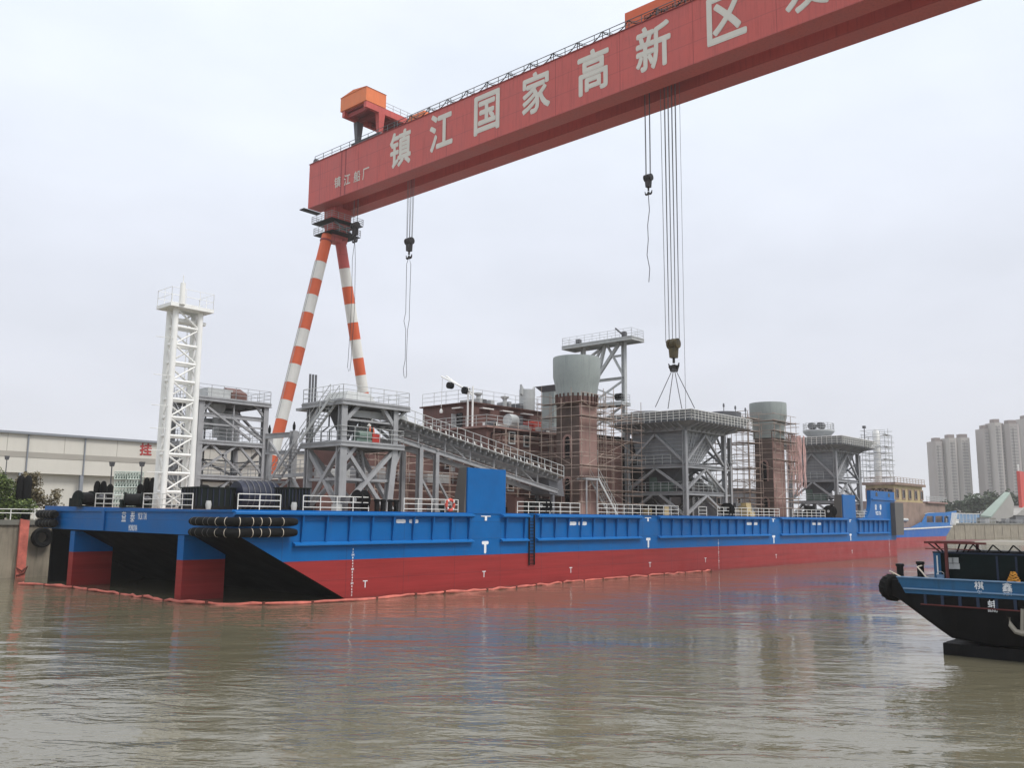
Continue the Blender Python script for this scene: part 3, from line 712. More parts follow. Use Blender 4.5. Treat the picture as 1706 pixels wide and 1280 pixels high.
# tower B: stair tower that carries the head of the conveyor
TB = thing('stair_tower', 'grey steel tower with a zigzag stair at the top of the sloping conveyor', 'steel tower', (4.5, 5.5, DK))
bx0, bx1, by0, by1 = 1.72, 6.9, 3.3, 7.5
for x, y, xb, w in ((bx0, by0, bx0, .62), (bx0, by1, bx0, .5), (bx1, by0, bx1-.55, .55), (bx1, by1, bx1, .5)):
    part('column', MB().ibeam((xb, y, DK), (x, y, 11.2), w, w, .1), G, TB)
    part('column', MB().ibeam((x, y, 11.2), (x, y, 14.5), w*.85, w*.85, .08), G, TB)
platform(TB, bx0-.35, 8.2, by0-.4, by1+.7, 14.75, rmat=M['steel_light'])
platform(TB, bx0-.35, 7.7, by0-.4, by1+.7, 11.55, rmat=M['steel_light'])
bars('brace', [((bx0+.3, by0, 11.0), (bx1-.7, by0, 6.2), .3), ((bx1-.1, by0-.05, 11.0), (bx0+.2, by0-.05, 6.4), .36, .3), ((bx0, by1, 11.0), (bx0, by0, 6.3), .34, .3), ((bx0-.05, by0, 11.0), (bx0-.05, by1, 6.3), .3, .28),
    ((bx1, by1, 11), (bx1, by0, 6.3), .3), ((bx0, by1, 6.3), (bx1, by1, 11), .3), ((bx0, by1, 11.0), (bx1, by1, 6.3), .28),
    ((bx0, by0-.02, 12.9), (bx0+1.5, by0-.02, 14.4), .3), ((bx1, by0-.02, 12.9), (bx1-1.3, by0-.02, 14.4), .3), ((bx1, by0, 9.6), (7.6, by0, 11.1), .26), ((bx0, by0-.03, 9.7), (bx0+1.3, by0-.03, 11.2), .3), ((bx1, by1, 13.0), (8.1, by1, 14.4), .25), ((bx0, by1, 12.8), (bx0, by1-1.3, 14.4), .26),
    ((3.6, by1, 14.3), (5.2, by1, 11.7), .22), ((5.2, by1, 11.7), (6.8, by1, 14.3), .22), ((bx0, by0+.1, 8.6), (bx1-.4, by0+.1, 8.6), .2), ((bx0, by1, 8.6), (bx1, by1, 8.6), .2), ((bx0, by0, 8.6), (bx0, by1, 8.6), .2), ((bx1-.3, by0, 8.6), (bx1, by1, 8.6), .2), ((bx1, by0, 13.4), (8.1, by0, 14.4), .2), ((bx0, by0, 13.2), (bx1, by0, 13.2), .16), ((bx1, by0, 11.7), (bx1, by1, 14.3), .2)], G, TB, .3)
for k in range(5): part('pipe', MB().path([V(2.4+k*.8, 6.9, 11.6), V(2.4+k*.8, 6.9, 12.4+.25*k), V(2.9+k*.8, 6.6, 12.9+.2*k), V(2.9+k*.8, 6.6, 14.3)], .07, 6), M['steel_light' if k % 2 else 'steel_dark'], TB)
part('conveyor_head', MB().box(3.2, 8.6, 3.9, 4.2, 13.55, 14.1), M['steel_light'], TB)
part('control_cabinet', MB().box(5.9, 6.7, 6.2, 7.2, 11.56, 13.2), M['steel_light'], TB)
ladder_stair(TB, (bx0-.6, by1-.1, 11.55), (bx0-.6, by0+.3, 14.75), .85, M['steel_light'])
ladder_stair(TB, (bx0-.7, by1+3.6, 8.6), (bx0-.7, by1+.5, 11.5), .85)
part('landing', MB().box(bx0-1.3, bx0+.3, by1+3.5, by1+5.2, 8.4, 8.6), G, TB)
part('landing_post', MB().box(bx0-.2, bx0+.15, by1+4.9, by1+5.2, DK, 8.4), G, TB)
part('head_cover', MB().hexa([(2.4, 4.0, 14.76), (5.6, 4.0, 14.76), (5.6, 7.0, 14.76), (2.4, 7.0, 14.76)], [(2.9, 4.3, 15.6), (5.1, 4.3, 15.6), (5.1, 6.7, 15.6), (2.9, 6.7, 15.6)]), M['steel_light'], TB)
part('feed_chute', MB().hexa([(3.6, 5.4, 12.4), (4.4, 5.4, 12.4), (4.4, 6.4, 12.4), (3.6, 6.4, 12.4)], [(3.0, 4.9, 14.3), (5.0, 4.9, 14.3), (5.0, 6.9, 14.3), (3.0, 6.9, 14.3)]), M['steel_dark'], TB)
part('drive_motor', MB().lathe([(.4, -.6), (.42, .6)], (4.2, 3.9, 12.1), 14, 'X').box(3.4, 5.0, 3.6, 4.3, 11.56, 11.8), M['machine_green'], TB)
part('drive_guard', MB().box(4.9, 5.7, 3.55, 4.2, 11.56, 12.3), M['red_paint'], TB)
cp = [V(2.0, 3.9, 11.7)+V(.35*math.sin(i*.9)*.3, 0, i*.28) for i in range(9)]
part('cable_loom', MB().path([p+V(0, 0, 0) for p in cp]+[V(2.6, 4.2, 14.3)], .09, 6), M['black_iron'], TB)
part('cable_loom', MB().path([V(2.5, 3.8, 11.7), V(2.75, 3.9, 12.5), V(2.6, 3.9, 13.2), V(2.9, 4.1, 13.9), V(3.4, 4.4, 14.3)], .08, 6), M['black_iron'], TB)
for k in range(3): part('vent_pipe', MB().tube((bx0-.1+k*.28, by1+.1, 14.75), (bx0-.1+k*.28, by1+.1, 17.1), .09, n=8), M['steel_dark'], TB)
ladder_stair(TB, (5.3, 4.4, DK), (4.3, 4.4, 10.9), .55, rail=False, name='ladder')
part('side_platform', MB().box(bx0-.3, bx0+1.6, by1+.2, by1+1.6, 14.2, 14.4), G, TB)

# sloping conveyor gallery
CV = thing('conveyor', 'long grey conveyor gallery sloping down from the stair tower to the scaffolded column', 'conveyor', (18, 5, DK))
ca, cb = V(7.2, 5.3, 13.55), V(onY(914, 799, 5.3).x, 5.3, onY(914, 799, 5.3).z)
s_ = V(0, 1, 0); cd = (cb-ca).normalized(); cl = (cb-ca).length
for o, nm in ((-1.15, 'near_truss'), (1.15, 'far_truss')):
    mb = MB()
    a0, b0 = ca+s_*o, cb+s_*o; dn = V(0, 0, -1.25)
    mb.ibeam(a0, b0, .25, .55); mb.ibeam(a0+dn, b0+dn, .25, .42, .06)
    k = 7
    for i in range(k):
        p, q_ = a0.lerp(b0, i/k), a0.lerp(b0, (i+1)/k)
        mb.beam(p, p+dn, .14)
        if i in (2, 5): mb.beam(p, q_+dn, .1)
    part('truss', mb, G, CV)
mb = MB()
for i in range(31): p = ca.lerp(cb, i/30); mb.beam(p-s_*1.7+V(0, 0, -.05), p+s_*1.3+V(0, 0, -.05), .12, .2)
part('cross_beams', mb, G, CV)
part('walkway', MB().beam(ca-s_*1.55+V(0, 0, .26), cb-s_*1.55+V(0, 0, .26), .85, .06), M['steel_light'], CV)
for i in range(15):
    p = ca.lerp(cb, (i+.5)/15)-s_*1.12
    part('bracket', MB().prism([p+V(0, 0, .18), p+V(0, 0, -.32), p+s_*-.85+V(0, 0, .18)], cd*.08), G, CV)
mb = MB(); n = 22
for o in (-1.95, 1.3):
    a0, b0 = ca+s_*o, cb+s_*o
    for hgt in (.7, 1.25): mb.tube(a0+V(0, 0, hgt), b0+V(0, 0, hgt), .032, n=5)
    for i in range(n+1): p = a0.lerp(b0, i/n); mb.tube(p, p+V(0, 0, 1.25), .032, n=5)
part('guard_rail', mb, M['steel_light'], CV)
part('belt', MB().beam(ca+V(0, 0, .62), cb+V(0, 0, .62), 1.1, .05), M['rubber'], CV)
for i in range(24):
    p = ca.lerp(cb, (i+.5)/24)+s_*.0
    part('idler', MB().tube(p-s_*.8+V(0, 0, .3), p-s_*.62+V(0, 0, .95), .055, n=5).tube(p+s_*.8+V(0, 0, .3), p+s_*.62+V(0, 0, .95), .055, n=5).tube(p-s_*.62+V(0, 0, .5), p+s_*.62+V(0, 0, .5), .09, n=8), M['rail_white'], CV)
for px_ in (685, 712):
    p = onY(px_, 780, 5.3); tt = (p.x-ca.x)/(cb.x-ca.x); zt = ca.z+(cb.z-ca.z)*tt-1.3
    for o in (-1.1, 1.1): part('support_post', MB().ibeam((p.x, 5.3+o, DK), (p.x, 5.3+o, zt), .38, .38, .06), G, CV)
    part('support_beam', MB().ibeam((p.x, 4.0, zt), (p.x, 6.6, zt), .25, .3), G, CV)
    bars('support_brace', [((p.x, 4.2, 9.2), (p.x+2.3, 4.2, 6.2))], G, CV, .18)
part('tail_box', MB().hexa([cb+V(-1.3, -1.2, -1.5), cb+V(1.0, -1.2, -1.7), cb+V(1.0, 1.2, -1.7), cb+V(-1.3, 1.2, -1.5)], [cb+V(-1.4, -1.1, .2), cb+V(.8, -1.1, -.1), cb+V(.8, 1.1, -.1), cb+V(-1.4, 1.1, .2)]), M['steel_dark'], CV)
for o in (-1, 1): part('tail_leg', MB().beam(cb+V(-.6, o, -1.5), V(cb.x-.6, cb.y+o, DK), .3), M['steel_dark'], CV)

# deckhouse
DH = thing('deckhouse', 'two-tier rust-red deckhouse under construction behind the conveyor', 'deckhouse', (38, 18, DK))
hx0, hx1, hy0, hy1 = 26.3, 50.5, 11.4, 26.
lw = part('lower_block', MB().box(hx0, hx1, hy0, hy1, DK, 15.2), M['primer'], DH)
part('aft_block', MB().box(8.2, hx0-.01, 14.5, 27, DK, 9.2).box(16.0, hx0-.01, 17.6, 27, 9.2, 13.2), M['primer'], DH)
for k, (xa, w) in enumerate(((9.5, 2.2), (13.0, 3.0), (17.5, 2.4), (21.5, 3.2))): part('aft_deck_unit', MB().box(xa, xa+w, 15, 17.5, 9.202, 10.1+.45*(k % 3)), M[('steel_light', 'steel_grey', 'primer')[k % 3]], lw)
part('guard_rail', guard([(8.3, 14.6, 9.2), (hx0-.1, 14.6, 9.2)], 1.1, .03, 1.5, 3), M['steel_light'], lw)
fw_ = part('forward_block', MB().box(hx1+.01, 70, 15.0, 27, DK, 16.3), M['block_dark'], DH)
ub = part('upper_block', MB().box(30.7, 45.8, 18.05, 26.0, 15.21, 18.5), M['primer'], DH)
part('roof_edge', MB().box(30.4, 46.1, 17.75, 26.3, 18.5, 18.66), M['primer_dark'], ub)
part('deck_edge', MB().box(hx0-.35, hx1+.3, hy0-.35, hy1+.3, 15.0, 15.2-.002), M['primer_pink'], lw)
def window(parent, c, w, h_, nrm, fm, frame=.14):
    """glass set in a raised frame; nrm is 'X' (faces -X) or 'Y' (faces -Y)"""
    mb = MB(); g = MB()
    def bx(mb, u0, u1, z0, z1, d0, d1):
        if nrm == 'X': mb.box(c[0]+d0, c[0]+d1, c[1]+u0, c[1]+u1, c[2]+z0, c[2]+z1)
        else: mb.box(c[0]+u0, c[0]+u1, c[1]+d0, c[1]+d1, c[2]+z0, c[2]+z1)
    f = frame
    bx(mb, -w/2-f, -w/2, -h_/2-f, h_/2+f, -.12, -.003); bx(mb, w/2, w/2+f, -h_/2-f, h_/2+f, -.12, -.003)
    bx(mb, -w/2, w/2, h_/2, h_/2+f, -.12, -.003); bx(mb, -w/2, w/2, -h_/2-f, -h_/2, -.12, -.003)
    fr = part('window', mb, fm, parent); bx(g, -w/2, w/2, -h_/2, h_/2, -.04, -.004); part('pane', g, M['window_dark'], fr)
for px_, py in ((852, 730), (877, 735)): p = onY(px_, py, hy0); window(lw, (p.x, hy0, p.z), .75, 1.05, 'Y', M['steel_light'])
for px_, py in ((748, 768),): p = onX(px_, py, hx0); window(lw, (hx0, p.y, p.z), .8, 1.5, 'X', M['steel_light'])
for yy in (13.2, 16.0, 19.0): window(lw, (hx0, yy, 8.4), .7, 1.1, 'X', M['steel_light'])
for xx in (30, 34.5, 39, 43.5): window(lw, (xx, hy0, 9.2), .75, 1.05, 'Y', M['steel_light'])
for px_, py in ((1037, 792), (1020, 750)): p = onY(px_, py, 15.0); window(fw_, (p.x, 15.0, p.z), .6, 1.2, 'Y', M['steel_light'])
p = onX(766, 694, 30.7); d_ = part('door', MB().box(30.6, 30.697, p.y-.45, p.y+.45, 15.4, 17.5), M['window_dark'], ub)
part('door_leaf', MB().box(30.0, 30.69, p.y+.6, p.y+.66, 15.4, 17.4), M['steel_light'], d_)
for px_, py in ((765, 677),): p = onX(px_, py, 30.7); part('lamp_hood', MB().box(30.2, 30.695, p.y-.7, p.y+.7, 18.0, 18.12), M['white'], ub)
for px_ in (808, 841, 875): p = onY(px_, 685, 18.05); part('lamp_hood', MB().box(p.x-.9, p.x+.9, 17.5, 18.045, 18.0, 18.12), M['white'], ub)
part('guard_rail', guard([(30.6, 26, 18.66), (30.6, 18.0, 18.66), (45.8, 18.0, 18.66), (45.8, 26, 18.66)], 1.5, .03, 1.8, 3), M['steel_light'], ub)
part('guard_rail', guard([(hx0, 22, 15.2), (hx0, hy0, 15.2), (44.5, hy0, 15.2)], 1.15, .032, 1.6, 3), M['steel_light'], lw)
part('frame_pipe', MB().path([onY(818, 738, hy0-.12), onY(819, 722, hy0-.12), onY(826, 719, hy0-.12), onY(895, 727, hy0-.12)], .05, 6), M['black_iron'], lw)
mbx = MB()
for k in range(9): mbx.box(30.69-.05, 30.70, 18.6+k*.85, 18.66+k*.85, 15.2, 18.5) if False else None
for k in range(7): xx = 28.5+k*3.1; mbx.box(xx, xx+.09, hy0-.06, hy0-.002, DK, 15.0)
for zz in (8.9, 12.0): mbx.box(hx0, hx1, hy0-.05, hy0-.0025, zz, zz+.1)
part('weld_seam', mbx, M['primer_dark'], lw)
rgd = random.Random(21)
for k in range(16):
    xa = rgd.uniform(hx0+1, hx1-4); za = rgd.uniform(7, 14.5); ln = rgd.uniform(1.5, 5)
    part('wall_pipe', MB().path([V(xa, hy0-.25, za), V(xa+ln, hy0-.25, za+rgd.uniform(-.1, .1)), V(xa+ln+.1, hy0-.25, za+rgd.choice((-1.4, 1.2)))], rgd.uniform(.04, .09), 6), M[rgd.choice(('steel_light', 'black_iron', 'primer_dark', 'steel_dark'))], lw)
for k in range(10):
    ya2 = rgd.uniform(hy0+.5, 20); za = rgd.uniform(9.6, 14); part('wall_fitting', MB().box(hx0-rgd.uniform(.2, .6), hx0-.003, ya2, ya2+rgd.uniform(.4, 1.2), za, za+rgd.uniform(.2, .8)), M[rgd.choice(('steel_light', 'steel_dark', 'primer_pink', 'black_iron'))], lw)
for k in range(12):
    xa = rgd.uniform(hx0+1, 45); part('roof_fitting', MB().box(xa, xa+rgd.uniform(.3, 1.0), 12.0, 12.0+rgd.uniform(.4, 2.5), 15.203, 15.2+rgd.uniform(.3, 1.0)), M[rgd.choice(('steel_light', 'steel_dark', 'primer', 'white', 'steel_grey'))], lw)
for k in range(7):
    xa = rgd.uniform(31, 44); part('roof_fitting', MB().box(xa, xa+rgd.uniform(.3, 1.2), 19.0, 20.0+rgd.uniform(.4, 2.5), 18.663, 18.66+rgd.uniform(.3, .9)), M[rgd.choice(('steel_light', 'steel_dark', 'steel_grey'))], ub)
def mushroom(px_, ytop, ybot, y, r):
    a = onY(px_, ytop, y); bz = 18.6
    v_ = thing('roof_vent', 'grey mushroom vent on the deckhouse roof, %s' % ('nearer the davit' if px_ < 820 else 'nearer the funnel'), 'vent', (a.x, y, bz), 'vents on the deckhouse roof')
    part('pipe', MB().tube((a.x, y, bz), (a.x, y, a.z-.25), r, n=12), M['steel_light'], v_)
    part('cowl', MB().lathe([(r, -.35), (r*2.0, -.12), (r*2.0, 0), (r*.6, .08)], (a.x, y, a.z), 14), M['steel_light'], v_)
mushroom(797, 655, 680, 19.5, .26); mushroom(841, 661, 682, 19.5, .26)
p = onY(878, 690, 19.2); q_ = onY(878, 650, 19.2)
FN = thing('funnel', 'grey ship funnel with two ears on the deckhouse roof', 'funnel', (p.x, 19.2, 18.6), None)
part('casing', MB().lathe([(.98, 18.3), (.98, q_.z)], (p.x, 19.2, 0), 18), M['steel_light'], FN)
for o in (-1, 1): part('ear', MB().prism([(p.x+o*.85, 19.0, q_.z-.9), (p.x+o*1.3, 19.0, q_.z-.6), (p.x+o*1.25, 19.0, q_.z+.55), (p.x+o*.8, 19.0, q_.z)], (0, .3, 0)), M['steel_light'], FN)
p = onX(918, 650, 40.); ztop = onX(918, 645, 40.).z
VT = thing('vent_trunk', 'pale green-grey vent trunk with a dark flared cap left of the scaffolded column', 'vent', (40, p.y, 15.2))
part('trunk', MB().box(39.2, 40.8, p.y-1.1, p.y+.7, 15.2, ztop-.6), M['flare_grey'], VT)
part('cap', MB().hexa([(39.15, p.y-1.15, ztop-.65), (40.85, p.y-1.15, ztop-.65), (40.85, p.y+.75, ztop-.65), (39.15, p.y+.75, ztop-.65)], [(38.7, p.y-1.6, ztop), (41.3, p.y-1.6, ztop), (41.3, p.y+1.4, ztop), (38.7, p.y+1.4, ztop)]), M['steel_dark'], VT)
# davit on the roof corner
p = onX(779, 705, 30.2)
DV = thing('davit', 'white pipe davit standing at the corner of the upper deckhouse', 'davit', (30.2, p.y, 15.2))
for o in (0, .75): part('post', MB().tube((30.2, p.y-o, 15.2), (30.2, p.y-o, 20.3), .1, n=8), M['white'], DV)
part('boom', MB().tube((30.2, p.y-.7, 19.6), (30.0, p.y+4.2, 21.9), .09, n=8), M['white'], DV)
part('boom', MB().tube((30.4, p.y-.7, 19.2), (30.2, p.y+3.6, 21.9), .09, n=8), M['white'], DV)
part('winch', MB().lathe([(.42, -.3), (.42, .3)], (30.1, p.y+.3, 19.9), 14, 'X').lathe([(.38, -.3), (.38, .3)], (30.1, p.y+2.8, 20.7), 14, 'X'), M['black_iron'], DV)
part('fall', MB().tube((30.0, p.y+4.0, 21.6), (30.0, p.y+4.1, 18.2), .03, n=5).lathe([(.16, 0), (.2, .25), (.08, .5)], (30.0, p.y+4.1, 17.6), 8), M['white'], DV)
# equipment on the lower roof
p = onY(882, 708, 13.); EQ = thing('equipment_box', 'red equipment boxes on the lower deckhouse roof by the column', 'box', (p.x, 13, 15.2))
part('box', MB().box(p.x-1.3, p.x+.2, 12.6, 13.8, 15.2, 16.3), M['red_paint'], EQ); part('box', MB().box(p.x+.25, p.x+1.4, 12.5, 13.7, 15.2, 16.5), M['buoy_red'], EQ)
p = onY(858, 700, 13.); EM = thing('engine_block', 'grey engine with a round drum on the lower deckhouse roof', 'engine', (p.x, 13, 15.2))
part('drum', MB().lathe([(.7, -.6), (.75, 0), (.7, .6)], (p.x-.4, 13.2, 16.3), 16, 'X'), M['steel_light'], EM)
part('frame', MB().box(p.x-1.2, p.x+1.2, 12.6, 13.8, 15.2, 15.6).box(p.x+.3, p.x+1.1, 12.8, 13.6, 15.6, 16.9), M['steel_dark'], EM)
p = onY(825, 703, 13.4); TP = thing('pipe_bundle', 'heap of pale pipes on the lower deckhouse roof', 'pipes', (p.x, 13.4, 15.2))
for k in range(7): part('pipe', MB().tube((p.x-2+.1*k, 12.7+.25*(k % 4), 15.35+.22*(k//4)), (p.x+2-.2*k, 12.8+.25*(k % 4), 15.35+.22*(k//4)), .11, n=8), M['steel_light'], TP)

# pedestal columns with flared tops
def arch_window(parent, c, w, h_):
    """arched opening with a raised rim in a face towards -X"""
    def arc(r, hh): return [(-r, -h_/2-hh*.0)]+[(-r*math.cos(a), h_/2-w/2+r*math.sin(a)) for a in [math.pi*i/10 for i in range(11)]]+[(r, -h_/2)]
    o, i_ = arc(w/2+.22, 0), arc(w/2, 0)
    mb = MB(); k = len(o)
    for d, s in ((-.16, 0), (-.003, 1)): mb.v += [(c[0]+d, c[1]+y, c[2]+z) for y, z in o]+[(c[0]+d, c[1]+y, c[2]+z) for y, z in i_]
    for j in range(k-1):
        for f in ([j, j+1, k+j+1, k+j], [j+1, j, 2*k+j, 2*k+j+1], [k+j, k+j+1, 3*k+j+1, 3*k+j]): mb.f.append(f); mb.m.append(0); mb.sm.append(False)
    fr = part('window', mb, M['primer_pink'], parent)
    part('opening', MB().add([(c[0]-.012, c[1]+y, c[2]+z) for y, z in i_], [tuple(range(k))]), M['window_dark'], fr)
def pedestal(label, x0, y0, sx, sy, ztop, zf, r0, r1, wins, loc, teeth=True):
    t = thing('pedestal_column', label, 'column', loc, 'pedestal columns on the barge deck')
    ch = .28
    poly = [(x0+ch*.15, y0+ch*.15, DK), (x0+sx, y0, DK), (x0+sx, y0+sy, DK), (x0, y0+sy, DK)]
    mb = MB().prism(poly, (0, 0, ztop-DK))
    # the face towards the camera's right is a lighter pink, the rest grey-brown
    sh = part('shaft', MB().box(x0, x0+sx, y0+.05, y0+sy, DK, ztop), M['column_brown'], t)
    part('side_plate', MB().box(x0+.004, x0+sx-.004, y0, y0+.047, DK, ztop), M['primer_pink'], sh)
    for z, w, h_ in wins: arch_window(sh, (x0, y0+sy*.5, z), w, h_)
    c = (x0+sx/2, y0+sy/2, 0)
    part('flared_top', MB().lathe([(r0*.99, ztop-.02), (r0*1.0, ztop+.3), (r0*1.06, ztop+1.3), (r1, ztop+2.2), (r1*1.01, zf-.2), (r1*1.0, zf), (r1-.12, zf), (r1-.14, zf-.3)], c, 48), M['flare_grey'], t)
    mb = MB()
    for k in range(26):
        a = 2*math.pi*k/26; p = V(c[0]+math.cos(a)*(r0+.04), c[1]+math.sin(a)*(r0+.04), 0)
        mb.beam(V(p.x, p.y, ztop-.75), V(p.x, p.y, ztop+.3), .1, .16)
    if teeth: part('bracket', mb, M['primer_dark'], sh)
    part('collar', MB().lathe([(r0*.8, ztop-.9), (r0*1.0, ztop-.85), (r0*1.0, ztop-.012)], c, 32), M['primer' if teeth else 'flare_grey'], sh)
    return t
pedestal('near scaffolded rust-red column with a grey-green flared top', 33.72, 5.0, 3.05, 3.13, 18.6, 22.95, 2.2, 2.55, ((13.2, .75, 2.3), (8.6, .75, 2.6)), (35.2, 6.5, DK))
pedestal('farther scaffolded rust-red column with a plain grey flared top', 78.5, 5.0, 3.6, 2.75, 18.2, 22.5, 2.2, 2.6, ((12.6, .9, 2.8), (7.8, .9, 2.0)), (80.3, 6.4, DK), teeth=False)

# scaffolding: poles, ledgers and planks of its own
def scaffold(label, x0, x1, y0, y1, z0, z1, nx, ny, lift, jitter=.3, r=.035, mat=None, plank=True, seed=1, inner=True):
    mat = mat or M['scaffold_steel']; rg = random.Random(seed)
    t = thing('scaffolding', label, 'scaffold', ((x0+x1)/2, (y0+y1)/2, z0), 'scaffolding on the vessels')
    pole0 = None
    per = []
    for i in range(nx+1):
        for j in range(ny+1):
            if i in (0, nx) or j in (0, ny): per.append((x0+(x1-x0)*i/nx, y0+(y1-y0)*j/ny))
    for x, y in per:
        zt = z1+rg.uniform(-.6, 1.2)
        part('pole', MB().tube((x+rg.uniform(-.06, .06), y+rg.uniform(-.06, .06), z0), (x, y, zt), r, n=5), mat, t)
    nl = int((z1-z0)/lift)
    for k in range(1, nl+1):
        z = z0+k*lift+rg.uniform(-.1, .1)
        for a, c in (((x0, y0), (x1, y0)), ((x1, y0), (x1, y1)), ((x1, y1), (x0, y1)), ((x0, y1), (x0, y0))):
            a, c = V(a[0], a[1], z+rg.uniform(-jitter, jitter)*.2), V(c[0], c[1], z+rg.uniform(-jitter, jitter)*.2)
            d = (c-a).normalized(); e_ = rg.uniform(.1, jitter+.3)
            part('ledger', MB().tube(a-d*e_, c+d*rg.uniform(.1, jitter+.3), r*.9, n=5), mat, t)
            if rg.random() < .7: part('ledger', MB().tube(a-d*e_+V(0, 0, .9), c+d*.2+V(0, 0, .9), r*.85, n=5), mat, t)
        for a, c in (((x0, y0), (x1, y0)), ((x0, y1), (x0, y0))):
            if rg.random() < .55:
                f0 = rg.random()*.5; pa_ = V(a[0]+(c[0]-a[0])*f0, a[1]+(c[1]-a[1])*f0, z); pb_ = V(a[0]+(c[0]-a[0])*(f0+.5), a[1]+(c[1]-a[1])*(f0+.5), z+lift*rg.choice((-1, 1)))
                part('diagonal', MB().tube(pa_, pb_, r*.85, n=5), mat, t)
        if plank and (k % 2 == 0 or rg.random() < .4):
            for a, c, s in (((x0, y0), (x1, y0), (0, .35)), ((x1, y1), (x1, y0), (-.35, 0)), ((x0, y1), (x0, y0), (.35, 0))):
                if rg.random() < .8: part('plank', MB().beam((a[0]+s[0], a[1]+s[1], z-.08), (c[0]+s[0], c[1]+s[1], z-.08), .55, .05), M['scaffold_plank'], t)
    return t
scaffold('pipe scaffolding wrapped round the near column with the grey-green flared top', 32.6, 38.3, 3.9, 9.3, DK, 18.9, 4, 4, 1.3, seed=3)
scaffold('pipe scaffolding tower against the dark wall right of the near column', 39.5, 47.5, 6.5, 10.5, DK, 18.4, 4, 2, 1.4, seed=5)
scaffold('pipe scaffolding along the red deckhouse wall under the conveyor', 12.5, 25.9, 12.4, 14.2, DK, 12.6, 7, 1, 1.35, seed=8)
scaffold('pipe scaffolding across the deckhouse front behind the tall blue casing', 27.0, 40.5, 9.4, 11.0, DK, 14.6, 7, 1, 1.35, seed=9)
scaffold('pipe scaffolding wrapped round the farther column beside the pink netting', 76.6, 83.6, 3.7, 9.6, DK, 19.6, 4, 3, 1.35, r=.042, seed=4)
scaffold('tall pipe scaffolding standing left of the farther column', 72.2, 75.6, 5.5, 10.5, DK, 19.8, 1, 2, 1.7, r=.045, seed=6)
scaffold('pipe scaffolding on the deckhouse roof between the funnel and the near column', 40.5, 47.5, 11.8, 16.5, 15.2, 20.0, 3, 2, 1.3, seed=12)
# netting of ropes on the farther column
NT = thing('rope_netting', 'curtain of pink ropes hanging on the right of the farther column', 'netting', (84, 4.6, 11))
for k in range(44):
    x = 82.4+5.6*k/43+random.uniform(-.1, .1); y = 4.4+random.uniform(-.3, .3)
    pts = [V(x+random.uniform(-.16, .16), y+random.uniform(-.06, .06), 18.3-1.1*i-random.uniform(0, .3)) for i in range(random.randint(6, 9))]
    part('rope', MB().path(pts, .05, 5), M['net_pink'], NT)

# grey gantry frame behind the near column
GF = thing('gantry_tower', 'tall pale grey braced frame with a railed platform behind the near column', 'steel frame', (59.5, 21, DK))
gx, gy0, gy1 = 59.6, 17.2, 24.2
for y in (gy0, gy1): part('column', MB().ibeam((gx, y, DK), (gx, y, 29.9), .55, .55, .09), M['steel_light'], GF)
platform(GF, gx-1.5, gx+1.5, 14.9, 26.9, 30.25, edge=.42, mat=M['steel_light'])
bars('brace', [((gx, 20.4, 29.7), (gx, gy1+1.6, 27.0)), ((gx, 20.8, 29.7), (gx, 23.2, 26.0)), ((gx, 17.9, 29.8), (gx, 23.0, 23.9), .4), ((gx, 20.0, 29.7), (gx, gy0, 25.0), .28), ((gx, 20.4, 29.8), (gx, 22.0, 24.2), .4),
    ((gx, gy0, 24.6), (gx, gy1, 21.0), .24), ((gx, gy1, 24.6), (gx, gy0, 21.9), .2), ((gx, gy0, 21.2), (gx, gy1, 17.2), .24), ((gx, gy0, 17.2), (gx, gy1, 21.2), .24)], M['steel_light'], GF, .3)
part('girder', MB().ibeam((gx, gy0, 28.0), (gx, 18.8, 28.0), .22, .3), M['steel_light'], GF)
part('girder', MB().ibeam((gx, gy0, 24.85), (gx, gy1, 24.85), .5, .35), M['steel_light'], GF)
platform(GF, gx-1.0, gx+1.0, gy0-.3, gy1+1.2, 21.5, edge=.35, mat=M['steel_light'])
part('winch', MB().lathe([(.5, -.4), (.5, .4)], (gx-.6, gy0+.5, 22.2), 14, 'Y'), M['black_iron'], GF)
part('floodlight', MB().box(gx-1.4, gx-.9, 23.8, 24.5, 30.27, 30.9), M['steel_dark'], GF)
part('jib', MB().tube((gx-1.2, 16.2, 30.3), (gx-1.4, 17.6, 31.6), .12).lathe([(.35, 30.26), (.4, 30.9), (.2, 31.0)], (gx-1.2, 16.3, 0), 12), M['steel_dark'], GF)

